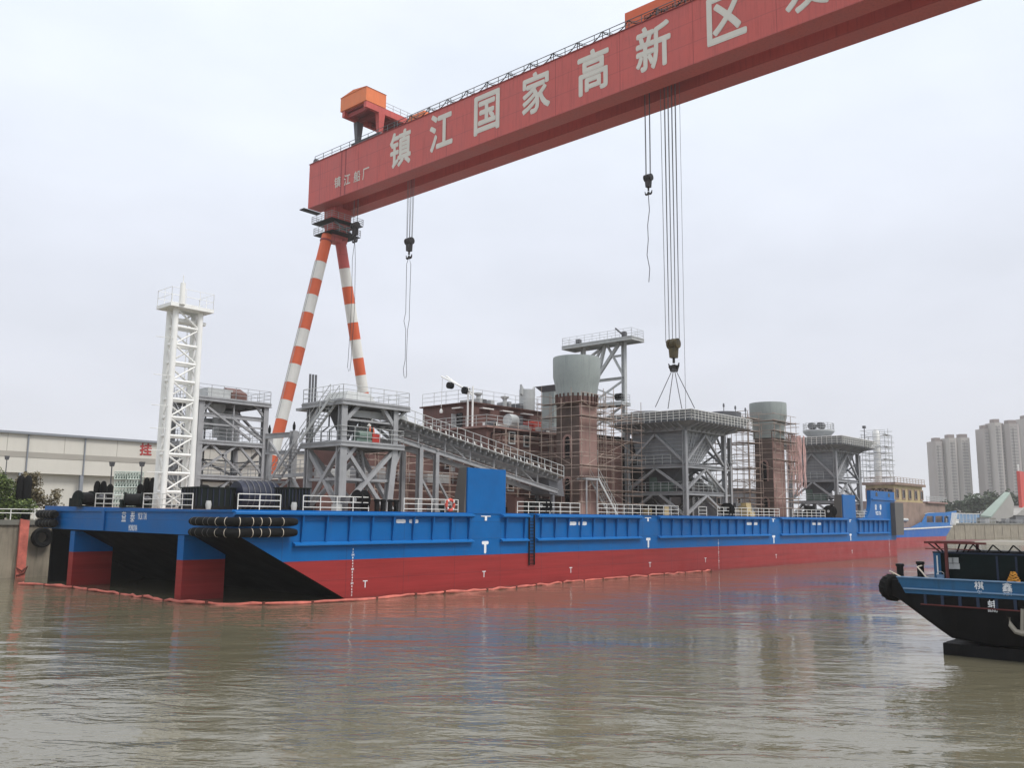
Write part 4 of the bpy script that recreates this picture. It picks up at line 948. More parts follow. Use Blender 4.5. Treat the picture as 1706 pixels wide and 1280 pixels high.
# hopper stations
def hopper(label, x0, x1, y0, y1, lv1, lv2, ztop, ovx0, ovx1, ovy0, ovy1, seed):
    t = thing('hopper_station', label, 'hopper', ((x0+x1)/2, (y0+y1)/2, DK), 'cargo hoppers on the barge deck')
    g = M['steel_grey']; cx, cy = (x0+x1)/2, (y0+y1)/2
    for x in (x0, x1):
        for y in (y0, y1): part('column', MB().ibeam((x, y, DK), (x, y, ztop), .5, .5, .09), g, t)
    for z in (lv1, lv2):
        for a, c in (((x0, y0), (x1, y0)), ((x0, y1), (x1, y1)), ((x0, y0), (x0, y1)), ((x1, y0), (x1, y1))):
            part('girder', MB().ibeam((a[0], a[1], z), (c[0], c[1], z), .3, .42, .07), g, t)
    fl = part('floor', MB().box(x0+.2, x1-.2, y0+.2, y1-.2, lv2+.21, lv2+.27), M['steel_dark'], t)
    part('guard_rail', guard([(x0+.2, y1-.3, lv2+.27), (x0+.2, y0+.3, lv2+.27), (x1-.3, y0+.3, lv2+.27)], 1.1, .032, 1.1), M['steel_light'], fl)
    fl = part('floor', MB().box(x0-.1, x0+1.0, y0-.1, y1, lv1+.212, lv1+.27).box(x0-.1, x1, y0-.1, y0+1.0, lv1+.215, lv1+.272), M['steel_dark'], t)
    part('guard_rail', guard([(x0+.0, y1-.3, lv1+.272), (x0+.0, y0+2.0, lv1+.272)], 1.1, .032, 1.1), M['steel_light'], fl)
    mid = lambda a, c: (a+c)/2
    for y in (y0, y1):
        bars('brace', [((x0, y, lv1+.3), (cx, y, ztop-.3)), ((x1, y, lv1+.3), (cx, y, ztop-.3)), ((x0, y, lv2+.3), (cx, y, lv1-.2)), ((x1, y, lv2+.3), (cx, y, lv1-.2)), ((x0, y, DK+.2), (cx, y, lv2-.2), .4), ((x1, y, DK+.2), (cx, y, lv2-.2), .4)], g, t, .3, .26)
    for x in (x0, x1):
        bars('brace', [((x, y0, lv1+.3), (x, cy, ztop-.3)), ((x, y1, lv1+.3), (x, cy, ztop-.3)), ((x, y0, lv2+.3), (x, cy, lv1-.2)), ((x, y1, lv2+.3), (x, cy, lv1-.2)), ((x, y0+.3, DK+.2), (x, cy-.6, lv2-.2), .4), ((x, y1, DK+.2), (x, cy+.6, lv2-.2), .4)], g, t, .3, .26)
    # ring beam and flared apron
    for a, c in (((x0, y0), (x1, y0)), ((x1, y0), (x1, y1)), ((x1, y1), (x0, y1)), ((x0, y1), (x0, y0))):
        part('ring_beam', MB().beam((a[0], a[1], ztop+.35), (c[0], c[1], ztop+.35), .5, .8), g, t)
    za, zb = ztop+.76, ztop+.95
    ap = part('apron', MB().hexa([(x0-.3, y0-.3, za-.35), (x1+.3, y0-.3, za-.35), (x1+.3, y1+.3, za-.35), (x0-.3, y1+.3, za-.35)], [(ovx0, ovy0, zb), (ovx1, ovy0, zb), (ovx1, ovy1, zb), (ovx0, ovy1, zb)]), M['hopper_grey'], t)
    for k in range(9):
        mb = MB(); x = x0+(x1-x0)*k/8; mb.prism([(x, y0-.26, za-.75), (x, y0-.26, za-.36), (x, ovy0+.2, zb-.12), (x, ovy0+.2, zb-.22)], (.1, 0, 0)); part('stiffener', mb, g, t)
        mb = MB(); y = y0+(y1-y0)*k/8; mb.prism([(x0-.26, y, za-.75), (x0-.26, y, za-.36), (ovx0+.2, y, zb-.12), (ovx0+.2, y, zb-.22)], (0, .1, 0)); part('stiffener', mb, g, t); mb = MB(); mb.prism([(x1+.26, y, za-.75), (x1+.26, y, za-.36), (ovx1-.2, y, zb-.12), (ovx1-.2, y, zb-.22)], (0, .1, 0)); part('stiffener', mb, g, t)
    P = [(ovx0+.06, ovy1-.06, zb), (ovx0+.06, ovy0+.06, zb), (ovx1-.06, ovy0+.06, zb), (ovx1-.06, ovy1-.06, zb), (ovx0+.06, ovy1-.06, zb)]
    part('guard_rail', guard(P, 1.3, .04, .8, 4), M['rail_white'], ap)
    # grated wall of the receiving bin, set inside the walkway
    i = 1.0; zc = zb+1.2
    bn = part('receiving_bin', MB().hexa([(ovx0+i, ovy0+i, zb+.004), (ovx1-i, ovy0+i, zb+.004), (ovx1-i, ovy1-i, zb+.004), (ovx0+i, ovy1-i, zb+.004)], [(ovx0+.3, ovy0+.3, zc), (ovx1-.3, ovy0+.3, zc), (ovx1-.3, ovy1-.3, zc), (ovx0+.3, ovy1-.3, zc)]), M['hopper_grey'], t)
    part('bin_rim', MB().path([(ovx0+.3, ovy0+.3, zc+.05), (ovx1-.3, ovy0+.3, zc+.05), (ovx1-.3, ovy1-.3, zc+.05), (ovx0+.3, ovy1-.3, zc+.05)], .12, 6, True), M['steel_grey'], bn)
    # funnel
    k = .35; zt_, zb_ = ztop-.02, lv1+.05
    bxa, bxb, bya, byb = x0+.75, x0+.44*(x1-x0), y0+.8, y1-1.3          # the throat sits at the near end
    fu = part('funnel', MB().hexa([(bxa, bya, zb_), (bxb, bya, zb_), (bxb, byb, zb_), (bxa, byb, zb_)], [(x0+k, y0+k, zt_), (x1-k, y0+k, zt_), (x1-k, y1-k, zt_), (x0+k, y1-k, zt_)]), M['hopper_grey'], t)
    lp = lambda p, q, s: p*s+q*(1-s)
    for q in range(1, 9):
        s = q/9; zz = zb_+(zt_-zb_)*s
        ax, bx_, ay, by = lp(x0+k, bxa, s), lp(x1-k, bxb, s), lp(y0+k, bya, s), lp(y1-k, byb, s)
        part('funnel_rib', MB().beam((ax, ay-.04, zz), (bx_, ay-.04, zz), .1, .1), g, fu); part('funnel_rib', MB().beam((ax-.04, ay, zz), (ax-.04, by, zz), .1, .1), g, fu)
    for q in range(1, 9):
        s = q/9
        part('funnel_rib', MB().beam((lp(x1-k, x0+k, s), y0+k-.05, zt_), (lp(bxb, bxa, s), bya-.05, zb_), .1, .14), g, fu)
    part('chute', MB().hexa([(bxa+.5, cy-1.2, lv2+1.3), (bxb-.8, cy-1.2, lv2+1.3), (bxb-.8, cy+1.2, lv2+1.3), (bxa+.5, cy+1.2, lv2+1.3)], [(bxa+.1, bya+.1, zb_-.01), (bxb-.1, bya+.1, zb_-.01), (bxb-.1, byb-.1, zb_-.01), (bxa+.1, byb-.1, zb_-.01)]), M['steel_dark'], t)
    for y in (y0+1.0, y1-1.5): part('stair_post', MB().ibeam((x1+3.4, y, DK), (x1+3.4, y, ztop), .4, .4, .07), g, t)
    bars('stair_brace', [((x1, y0+1, lv1), (x1+3.4, y0+1, lv1)), ((x1, y0+1, lv2), (x1+3.4, y0+1, lv2)), ((x1+3.4, y0+1, lv1), (x1+.2, y0+1, ztop-.3)), ((x1+3.4, y0+1, lv1-.2), (x1+3.4, y1-1.5, lv2-1.5)), ((x1+3.4, y1-1.5, lv1), (x1+3.4, y0+1, ztop-1))], g, t, .2)
    lf = part('landing', MB().box(x1+2.9, x1+4.3, y0+.6, y1-1.2, lv1+.9, lv1+1.05), g, t); part('guard_rail', guard([(x1+3.0, y0+.7, lv1+1.05), (x1+4.2, y0+.7, lv1+1.05), (x1+4.2, y1-1.3, lv1+1.05)], 1.1, .04, 1.0), M['steel_light'], lf)
    mc_ = part('feeder_drive', MB().box(x0+1.0, x0+2.2, cy-1.5, cy+.4, lv2+.28, lv2+1.3).box(x0+1.1, x0+2.0, cy+.6, cy+1.7, lv2+.28, lv2+2.1), M['machine_green'], t)
    part('motor', MB().lathe([(.35, -.5), (.38, .4), (.3, .6)], (x0+1.5, cy-2.3, lv2+.8), 12, 'Y'), M['steel_dark'], mc_)
    ladder_stair(t, (x1-.9, y0+.8, lv2+.3), (x1-3.4, y0+.8, lv1+.2), .7, M['steel_light'], across=(0, 1, 0))
    ladder_stair(t, (x1+.7, y1-1, DK), (x1+.7, y0+1.2, lv2+.3), .8, M['steel_light'])
    ladder_stair(t, (x1+.7, y0+1.2, lv2+.3), (x1+.7, y1-.8, lv1+.2), .8, M['steel_light'])
    ladder_stair(t, (x1+.7, y1-.8, lv1+.3), (x1+.7, y0+1.4, ztop+.2), .8, M['steel_light'])
    return t, zb, zc
H1, zb1, zc1 = hopper('large grey hopper station under the big hook of the crane', 53.06, 62.5, 4.0, 12.3, 12.1, 8.85, 16.4, 51.2, 66.6, 1.9, 14.4, 1)
H2, zb2, zc2 = hopper('farther grey hopper station behind the small blue casing', 98.2, 107.4, 4.0, 11.6, 12.0, 8.6, 16.6, 96.4, 111.0, 2.0, 13.6, 2)
part('ring_hood', MB().lathe([(2.3, zc1), (2.35, zc1+.75), (2.1, zc1+.8)], (56.5, 11.3, 0), 28), M['steel_grey'], H1)
part('ring_hood', MB().lathe([(2.1, zc1), (2.15, zc1+.95), (1.9, zc1+1.0)], (64.0, 4.6, 0), 28), M['steel_dark'], H1)
for x, y in ((59.5, 2.2), (62.5, 2.2), (65.2, 2.2)): part('beacon_lamp', MB().lathe([(.05, zb1), (.05, zb1+2.3), (.12, zb1+2.35), (.12, zb1+2.65), (.05, zb1+2.8)], (x, y, 0), 8), M['steel_dark'], H1)
part('cap_platform', MB().lathe([(1.2, zc2), (2.2, zc2+1.0), (2.5, zc2+1.35), (2.5, zc2+1.6)], (101.8, 8.0, 0), 20), M['steel_light'], H2)
g = MB(); guard([(101.8+2.4*math.cos(i*math.pi/6), 8+2.4*math.sin(i*math.pi/6), zc2+1.6) for i in range(13)], 1.1, .04, 1.3, 3, g); part('guard_rail', g, M['steel_light'], H2)
for o in (-.75, .75): part('fan', MB().lathe([(.55, -.5), (.6, .5)], (101.0, 8+o, zc2+2.3), 14, 'X'), M['steel_dark'], H2)
part('lamp_post', MB().tube((106.5, 2.3, zb2), (106.5, 2.3, zb2+3.4), .07, n=6).box(106.2, 106.8, 2.1, 2.5, zb2+3.2, zb2+3.6), M['steel_dark'], H2)

# framed deck stair by the near column, deck clutter
ST = thing('boarding_stair', 'short grey stair with railings coming down right of the near column', 'stair', (42, 4.2, DK))
a_, c_ = onY(1022, 850, 4.2), onY(990, 806, 4.2)
ladder_stair(ST, V(a_.x, 4.2, DK), V(c_.x, 4.2, 9.9), 1.1, M['steel_light'], across=(0, 1, 0)); part('landing', MB().box(c_.x-2.2, c_.x, 3.6, 4.8, 9.7, 9.9), G, ST)
for o in (-2.0, -.2): part('landing_post', MB().tube((c_.x+o, 3.7, DK), (c_.x+o, 3.7, 9.7), .09), G, ST)

# ------------------------------------------------------------------ mooring gear on deck
def winch(label, p, s=1.0, rot=0., navy=False):
    t = thing('mooring_winch', label, 'winch', (0, 0, 0), 'winches on the barge deck'); d = M['winch_navy'] if navy else M['winch_green']
    part('base_frame', MB().box(-1.4*s, 1.4*s, -.9*s, .9*s, 0, .16*s).box(-1.4*s, -1.1*s, -.9*s, .9*s, .16*s, 1.0*s).box(1.1*s, 1.4*s, -.9*s, .9*s, .16*s, 1.0*s), d, t)
    part('drum', MB().lathe([(.95*s, -1.0*s), (.95*s, -.9*s), (.62*s, -.88*s), (.62*s, .88*s), (.95*s, .9*s), (.95*s, 1.0*s)], (0, 0, .98*s), 20, 'X'), d, t)
    part('rope_wrap', MB().lathe([(.72*s, -.85*s), (.78*s, -.4*s), (.74*s, 0), (.8*s, .4*s), (.72*s, .85*s)], (0, 0, .98*s), 18, 'X'), M['black_iron'], t)
    part('gearbox', MB().box(1.42*s, 1.95*s, -.7*s, .7*s, 0, 1.5*s), d, t)
    part('motor', MB().lathe([(.3*s, -.5*s), (.34*s, .5*s)], (1.7*s, -.95*s, 1.15*s), 12, 'Y'), M['steel_dark'], t)
    t.location = p; t.rotation_euler.z = rot
    return t
def dk(px_, py, dep): p = at(px_, py, dep); return V(p.x, p.y, DK+camber(p.y))
def cover_box(label, p, w, d, h, rot, mat, lid=None):
    t = thing('deck_machine', label, 'deck machine', (0, 0, 0), 'dark machines along the barge deck')
    part('casing', MB().box(-w/2, w/2, -d/2, d/2, .22, h), mat, t)
    part('skid', MB().box(-w/2-.1, w/2+.1, -d/2-.1, d/2+.1, 0, .215), M['black_iron'], t)
    part('lid', MB().box(-w/2-.06, w/2+.06, -d/2-.06, d/2+.06, h+.001, h+.09), mat, t)
    mb = MB()
    for k in range(7): mb.box(-w/2+w*(k+.5)/7-.04, -w/2+w*(k+.5)/7+.04, -d/2-.05, -d/2-.002, .25, h-.05); 
    for k in range(5): mb.box(-w/2-.05, -w/2-.002, -d/2+d*(k+.5)/5-.04, -d/2+d*(k+.5)/5+.04, .25, h-.05)
    part('rib', mb, M['winch_navy'], t)
    part('foot', MB().lathe([(.16, 0), (.22, .35), (.16, .6)], (-w*.3, -d/2-.3, 0), 10), M['steel_light'], t)
    t.location = p; t.rotation_euler.z = rot
    return t
winch('dark winch at the far stern corner beside the bushes', dk(140, 840, 73), .68, R(20))
winch('dark winch in the stern rail gap left of the lattice mast', dk(222, 840, 68), .62, R(-35))
cover_box('long dark green machine casing right of the mast, by the stern', dk(352, 840, 64.5), 3.2, 2.0, 1.5, 0, M['winch_green'])
cover_box('dark machine casing standing between the navy reel and the stair tower', dk(486, 845, 63), 1.9, 1.6, 1.55, 0, M['winch_green'])
cover_box('small dark casing peeping out right beside the mast foot', dk(316, 840, 66), .9, 1.0, 1.5, 0, M['winch_green'])
RL = thing('cable_reel', 'large navy cable reel with pale hoops behind the stern handrail', 'reel', dk(424, 840, 66))
c = LOC[RL.name]+V(0, 0, 1.05)
part('drum', MB().lathe([(1.02, -1.6), (1.08, -1.2), (1.1, 1.2), (1.02, 1.6)], c, 24, 'X'), M['winch_navy'], RL)
for k in range(6): part('hoop', MB().lathe([(1.11, -.03), (1.14, -.03), (1.14, .03), (1.11, .03)], c+V(-1.15+.46*k, 0, 0), 24, 'X', caps=False), M['steel_dark'], RL)
for o in (-1.75, 1.75): part('stand', MB().prism([c+V(o, -.9, -1.05), c+V(o, .9, -1.05), c+V(o, 0, .3)], (.14, 0, 0)), M['black_iron'], RL)
def ring_winch(label, p, s):
    t = thing('fairlead_roller', label, 'fairlead', (0, 0, 0), 'black roller fairleads at the deck edge')
    part('roller', MB().lathe([(.62*s, -.3*s), (.68*s, -.3*s), (.36*s, -.2*s), (.36*s, .2*s), (.68*s, .3*s), (.62*s, .3*s)], (0, 0, .75*s), 18, 'X'), M['black_iron'], t)
    part('bracket', MB().prism([(-.42*s, -.5*s, 0), (-.42*s, .5*s, 0), (-.42*s, .2*s, 1.0*s), (-.42*s, -.2*s, 1.0*s)], (.1*s, 0, 0)).prism([(.32*s, -.5*s, 0), (.32*s, .5*s, 0), (.32*s, .2*s, 1.0*s), (.32*s, -.2*s, 1.0*s)], (.1*s, 0, 0)), M['black_iron'], t)
    part('hub', MB().lathe([(.16*s, -.46*s), (.16*s, .46*s)], (0, 0, .75*s), 10, 'X'), M['steel_light'], t)
    t.location = p; return t
ring_winch('black roller fairlead below the grey stair tower', V(onY(600, 845, .9).x, .9, DK), 1.15)
ring_winch('black roller fairlead left of the near scaffolded column', V(onY(907, 850, .75).x, .75, DK), 1.0)
ring_winch('black roller fairlead between the large hopper and farther column', V(onY(1212, 855, .75).x, .75, DK), 1.15)
ring_winch('black roller fairlead left of the small blue casing', V(onY(1383, 858, .9).x, .9, DK), 1.3)
def bitt(label, p, s=1.0, grp='black mooring bitts on the deck'):
    t = thing('mooring_bitt', label, 'bollard', (0, 0, 0), grp)
    part('base', MB().box(-.55*s, .55*s, -.3*s, .3*s, 0, .08), M['black_iron'], t)
    for o in (-.3, .3): part('post', MB().lathe([(.19*s, .08), (.19*s, .8*s), (.25*s, .82*s), (.25*s, .95*s), (.1*s, 1.0*s)], (o*s, 0, 0), 14), M['black_iron'], t)
    t.location = p; return t
bitt('black mooring bitt left of the foot of the stair tower column', V(onY(633, 845, 1.0).x, 1.0, DK), 1.0)
bitt('black mooring bitt right of the foot of the stair tower column', V(onY(655, 845, 1.0).x, 1.0, DK), 1.0)
def twin_roll(label, px_, py0, dep, h_, w, z=DK):
    p = at(px_, py0, dep); t = thing('upright_fender', label, 'fender', (p.x, p.y, z), 'upright black twin fenders')
    u = V(RIGHT.x, RIGHT.y, 0).normalized()
    for o in (-1, 1): part('roll', MB().lathe([(w*.9, .1), (w, .3), (w, h_-.5), (w*.75, h_-.15), (w*.3, h_)], (p.x+u.x*o*w*.95, p.y+u.y*o*w*.95, z), 12), M['rubber'], t)
    part('cradle', MB().box(p.x-w*1.5, p.x+w*1.5, p.y-w*1.5, p.y+w*1.5, z, z+.12), M['black_iron'], t)
twin_roll('black twin-lobed upright fender by the pale green cage stack, on its left', 167, 815, 76, 2.5, .28)
twin_roll('black twin-lobed upright fender between the cage stack and the mast', 249, 815, 73, 2.7, .26)
twin_roll('weathered twin-lobed upright fender standing among the brown bushes', 40, 815, 85, 4.4, .36, 5.0)
# lamp posts
def lamp_post(label, px_, ytop, dep, z):
    p = at(px_, ytop, dep); t = thing('lamp_post', label, 'lamp post', (p.x, p.y, z), 'lamp posts at the barge stern')
    part('pole', MB().tube((p.x, p.y, z), (p.x, p.y, p.z-.35), .07, .05, 8), M['steel_dark'], t)
    part('post_base', MB().lathe([(.28, z), (.26, z+2.0), (.1, z+2.2)], (p.x, p.y, 0), 10), M['rubber'], t)
    part('lamp_head', MB().hexa([(p.x-.13, p.y-.13, p.z-.38), (p.x+.13, p.y-.13, p.z-.38), (p.x+.13, p.y+.13, p.z-.38), (p.x-.13, p.y+.13, p.z-.38)], [(p.x-.19, p.y-.19, p.z), (p.x+.19, p.y-.19, p.z), (p.x+.19, p.y+.19, p.z), (p.x-.19, p.y+.19, p.z)]), M['steel_dark'], t)
lamp_post('dark lamp post left of the pale green cage stack', 187, 770, 75, DK)
lamp_post('dark lamp post right of the pale green cage stack', 237, 770, 74, DK)
lamp_post('dark lamp post rising over the green bush at the left edge', 12, 760, 88, 5.0)
# stack of wire cages
p = at(210, 810, 80); CG = thing('wire_cage', 'tall stack of pale green wire cages on the stern deck', 'cage stack', (p.x, p.y, DK))
u = V(RIGHT.x, RIGHT.y, 0).normalized(); w_ = V(-u.y, u.x, 0)
for lay in range(5):
    for cc in range(2):
        mb = MB(); o = V(p.x, p.y, DK+lay*.70+.02)+u*(cc*1.08-1.05+random.uniform(-.06, .06))+w_*random.uniform(-.06, .06)
        q = o+w_*.12+V(0, 0, .05)
        for a in range(5):
            for ww in (0, 1.0):
                mb.tube(o+w_*ww+u*(a*.25), o+w_*ww+u*(a*.25)+V(0, 0, .66), .042, n=4)
                if a < 4: mb.tube(o+w_*ww+u*(a*.25), o+w_*ww+u*((a+1)*.25)+V(0, 0, .66), .036, n=4)
        for zz in (0, .66):
            for ww in (0, 1.0): mb.tube(o+w_*ww+V(0, 0, zz), o+w_*ww+u*.99+V(0, 0, zz), .045, n=4)
            for a in (0, .5, .99): mb.tube(o+u*a+V(0, 0, zz), o+u*a+w_+V(0, 0, zz), .04, n=4)
        cg = part('cage', mb, M['cage_green'], CG)
        part('contents', MB().hexa([q, q+u*.9, q+u*.9+w_*.7, q+w_*.7], [x_+V(0, 0, random.uniform(.3, .5)) for x_ in (q, q+u*.9, q+u*.9+w_*.7, q+w_*.7)]), M['machine_green'], cg)
# lifebuoy on the rail
p = onY(750, 842, .22); LB = thing('lifebuoy', 'orange-pink lifebuoy hung on the handrail by the tall blue casing', 'lifebuoy', (p.x, .22, p.z))
part('ring', MB().path([(p.x+.42*math.cos(2*math.pi*i/20), .22, p.z+.42*math.sin(2*math.pi*i/20)) for i in range(20)], .12, 8, True), M['buoy_red'], LB)
for a in range(4): part('band', MB().tube((p.x+.42*math.cos(a*1.571+.7)-.06, .22, p.z+.42*math.sin(a*1.571+.7)), (p.x+.42*math.cos(a*1.571+.7)+.06, .22, p.z+.42*math.sin(a*1.571+.7)), .135, n=8), M['rail_white'], LB)
# drums, pallets and loose steel under the towers
def pile(label, px_, dep, mat, n, size, seed):
    rg = random.Random(seed); p = at(px_, 840, dep); z = DK+camber(p.y); t = thing('material_pile', label, 'material pile', (p.x, p.y, z), 'piles of material on deck')
    for i in range(n):
        x, y = p.x+rg.uniform(-1.4, 1.4)*size, p.y+rg.uniform(-.8, .8)*size; h_ = rg.uniform(.3, 1.1)*size
        part('crate', MB().box(x-.4*size, x+.4*size, y-.35*size, y+.35*size, z+.004*i, z+h_), mat[i % len(mat)], t)
pile('grey and rust crates heaped inside the foot of the frame tower', 380, 82, [M['steel_dark'], M['primer'], M['steel_light']], 6, 1.1, 1)
pile('grey crates heaped between the frame tower and the stair tower', 495, 72, [M['steel_grey'], M['steel_dark'], M['primer_dark']], 6, 1.2, 2)
pile('rust and grey crates heaped under the stair tower', 600, 68, [M['primer_dark'], M['steel_dark'], M['steel_light'], M['winch_green']], 7, 1.1, 3)
pile('dark crates heaped behind the handrail left of the tall blue casing', 735, 78, [M['steel_dark'], M['winch_green'], M['steel_light']], 7, 1.1, 4)
pile('dark and rust crates heaped at the tail of the conveyor', 880, 88, [M['primer_dark'], M['black_iron'], M['primer']], 8, 1.5, 5)
pile('dark crates heaped under the large hopper', 1090, 104, [M['steel_dark'], M['black_iron'], M['cream']], 8, 1.4, 6)
pile('cream and dark crates heaped between the large hopper and farther column', 1235, 120, [M['cream'], M['beige'], M['steel_dark']], 7, 1.7, 7)
pile('dark crates heaped under the farther hopper', 1350, 134, [M['steel_dark'], M['black_iron'], M['winch_navy']], 8, 1.6, 8)
DW = thing('deck_workshop', 'low dark workshop block behind the farther column', 'deck house', (78, 19, DK))
part('wall', MB().box(72, 98, 15.5, 22, DK, 10.4), M['steel_dark'], DW)
part('roof', MB().box(71.7, 98.3, 15.2, 22.3, 10.41, 10.6), M['casing_grey'], DW)
part('guard_rail', guard([(72, 15.4, 10.6), (98, 15.4, 10.6)], 1.1, .045, 2.5), M['steel_light'], DW)
part('black_hose_heap', MB().lathe([(.9, 0), (1.1, .5), (.9, 1.0)], (74, 17, 10.6), 14).lathe([(.9, 0), (1.1, .6), (.8, 1.2)], (75.9, 17.3, 10.6), 14).lathe([(.9, 0), (1.1, .5), (.9, 1.1)], (77.8, 17, 10.6), 14), M['rubber'], DW)
for k in range(4): window(DW, (75+k*6.5, 15.5, 8.6), 1.0, 1.0, 'Y', M['steel_light'])

# ------------------------------------------------------------------ gantry crane
CR = thing('gantry_crane', 'huge red gantry crane with white Chinese lettering and striped legs over the barge', 'crane', (57.25, 80, 5))
gz0, gz1, gY0, gY1 = 62.6, 71.15, -60., 83.5
CX = 57.25
CRED = [M['crane_red'], M['crane_red_dark']]
def girder(xa, xb):
    mb = MB().box(xa, xb, gY0, gY1, gz0, gz1)
    return part('girder', mb, M['crane_red'], CR)
gF = girder(53.0, 55.9); gB = girder(58.6, 61.5)
part('end_tie', MB().box(55.9, 58.6, 80.2, 83.3, gz0+.25, gz1-.05), M['crane_red'], CR)
part('end_tie', MB().box(55.9, 58.6, -59.5, -56.5, gz0+.25, gz1-.05), M['crane_red'], CR)
for y in (46.0, 10.0, -24): part('cross_tie', MB().box(55.903, 58.597, y-.3, y+.3, gz1-2.0, gz1-.1), M['crane_red_dark'], CR)
for g_, xa, xb in ((gF, 53.0, 55.9), (gB, 58.6, 61.5)):
    part('top_flange', MB().box(xa-.14, xb+.14, gY0, gY1+.1, gz1+.002, gz1+.1), M['crane_red_dark'], g_)
for k in range(19): y = 80-k*5.6; part('weld_seam', MB().box(52.993, 52.9995, y-.035, y+.035, gz0+.02, gz1-.02), M['crane_red'] if k % 2 else M['crane_red_dark'], gF)
for y in (72.5, 73.7): part('stain_strip', MB().box(52.99, 52.9995, y-.18, y+.18, gz0, gz1), M['crane_red_dark'], gF)
for ch, x, y in (('镇', 667, 247), ('江', 735, 217.5), ('国', 811, 187), ('家', 893, 153), ('高', 988, 117), ('新', 1088, 77), ('区', 1210, 26)):
    text_mesh(ch, onX(x, y, 52.99), (0, -1, 0), (0, 0, 1), 6.1, M['letter_cream'], 'girder_character', gF, width=5.1, bold=.026, depth=.05)
p = onX(1210, 26, 52.99); text_mesh('发', V(52.99, p.y-10.3, p.z-.1), (0, -1, 0), (0, 0, 1), 6.1, M['letter_cream'], 'girder_character', gF, width=5.1, bold=.026, depth=.05)
for ch, x, y in (('镇', 562.5, 303.5), ('江', 578.5, 299), ('船', 595, 293.5), ('厂', 609.5, 289)):
    text_mesh(ch, onX(x, y, 52.99), (0, -1, 0), (0, 0, 1), 2.0, M['letter_cream'], 'girder_character', gF, width=1.75, bold=.012, depth=.05)
# walkway rail with the festoon cable
part('guard_rail', guard([(53.2, 82.2, gz1+.1), (53.2, -40, gz1+.1)], 1.25, .06, 2.6, 2), M['steel_dark'], CR)
part('guard_rail', guard([(61.2, 82.2, gz1+.1), (61.2, -40, gz1+.1)], 1.25, .06, 5.2, 2), M['steel_dark'], CR)
pts = []
for k in range(21):
    y0_ = 60-k*4.4
    for i in range(8):
        s = i/8; pts.append((53.35, y0_-4.4*s, gz1+1.45-1.15*math.sin(math.pi*s)**.8))
part('festoon_cable', MB().path(pts, .075, 5), M['black_iron'], CR)
mb = MB()
for k in range(22): mb.beam((53.5, 60-k*4.4, gz1+.1), (53.5, 60-k*4.4, gz1+1.6), .1); mb.beam((53.5, 60-k*4.4, gz1+1.5), (53.5, 57.8-k*4.4, gz1+.3), .07)
part('festoon_track', mb.tube((53.5, 62, gz1+1.55), (53.5, -34, gz1+1.55), .06, n=5), M['steel_dark'], CR)
part('end_sheave', MB().lathe([(.6, -.3), (.6, .3)], (53.8, 82.6, gz1+.6), 16, 'X'), M['steel_dark'], CR)
# head of the A-shaped leg
LY = 80.
kn = part('leg_head', MB().box(55.4, 59.2, 78.4, 81.6, 59.0, gz0-.003).hexa([(55.3, 79.0, 56.2), (58.9, 79.0, 56.2), (58.9, 81.2, 56.2), (55.3, 81.2, 56.2)], [(55.5, 78.7, 58.997), (59.1, 78.7, 58.997), (59.1, 81.5, 58.997), (55.5, 81.5, 58.997)]), M['crane_red'], CR)
for z, e_ in ((59.6, .8), (57.4, .45)):
    mb = MB().box(54.5-e_, 60.1+e_, 77.5-e_*.7, 82.5+e_*.7, z, z+.14)
    pf = part('access_platform', mb, M['black_iron'], CR)
    P = [(54.5-e_, 77.5-e_*.7, z+.18), (60.1+e_, 77.5-e_*.7, z+.18), (60.1+e_, 82.5+e_*.7, z+.18), (54.5-e_, 82.5+e_*.7, z+.18), (54.5-e_, 77.5-e_*.7, z+.18)]
    part('guard_rail', guard(P, 1.2, .05, 1.5, 3), M['steel_grey'], pf)
part('access_platform', MB().box(52.2, 56, 83.6, 85.0, gz0-.2, gz0-.03), M['black_iron'], CR)
part('head_strut', MB().beam((55.0, 77.9, 57.6), (59.6, 77.9, 59.5), .3).beam((59.6, 77.9, 57.6), (55.0, 77.9, 59.5), .3), M['steel_dark'], CR)
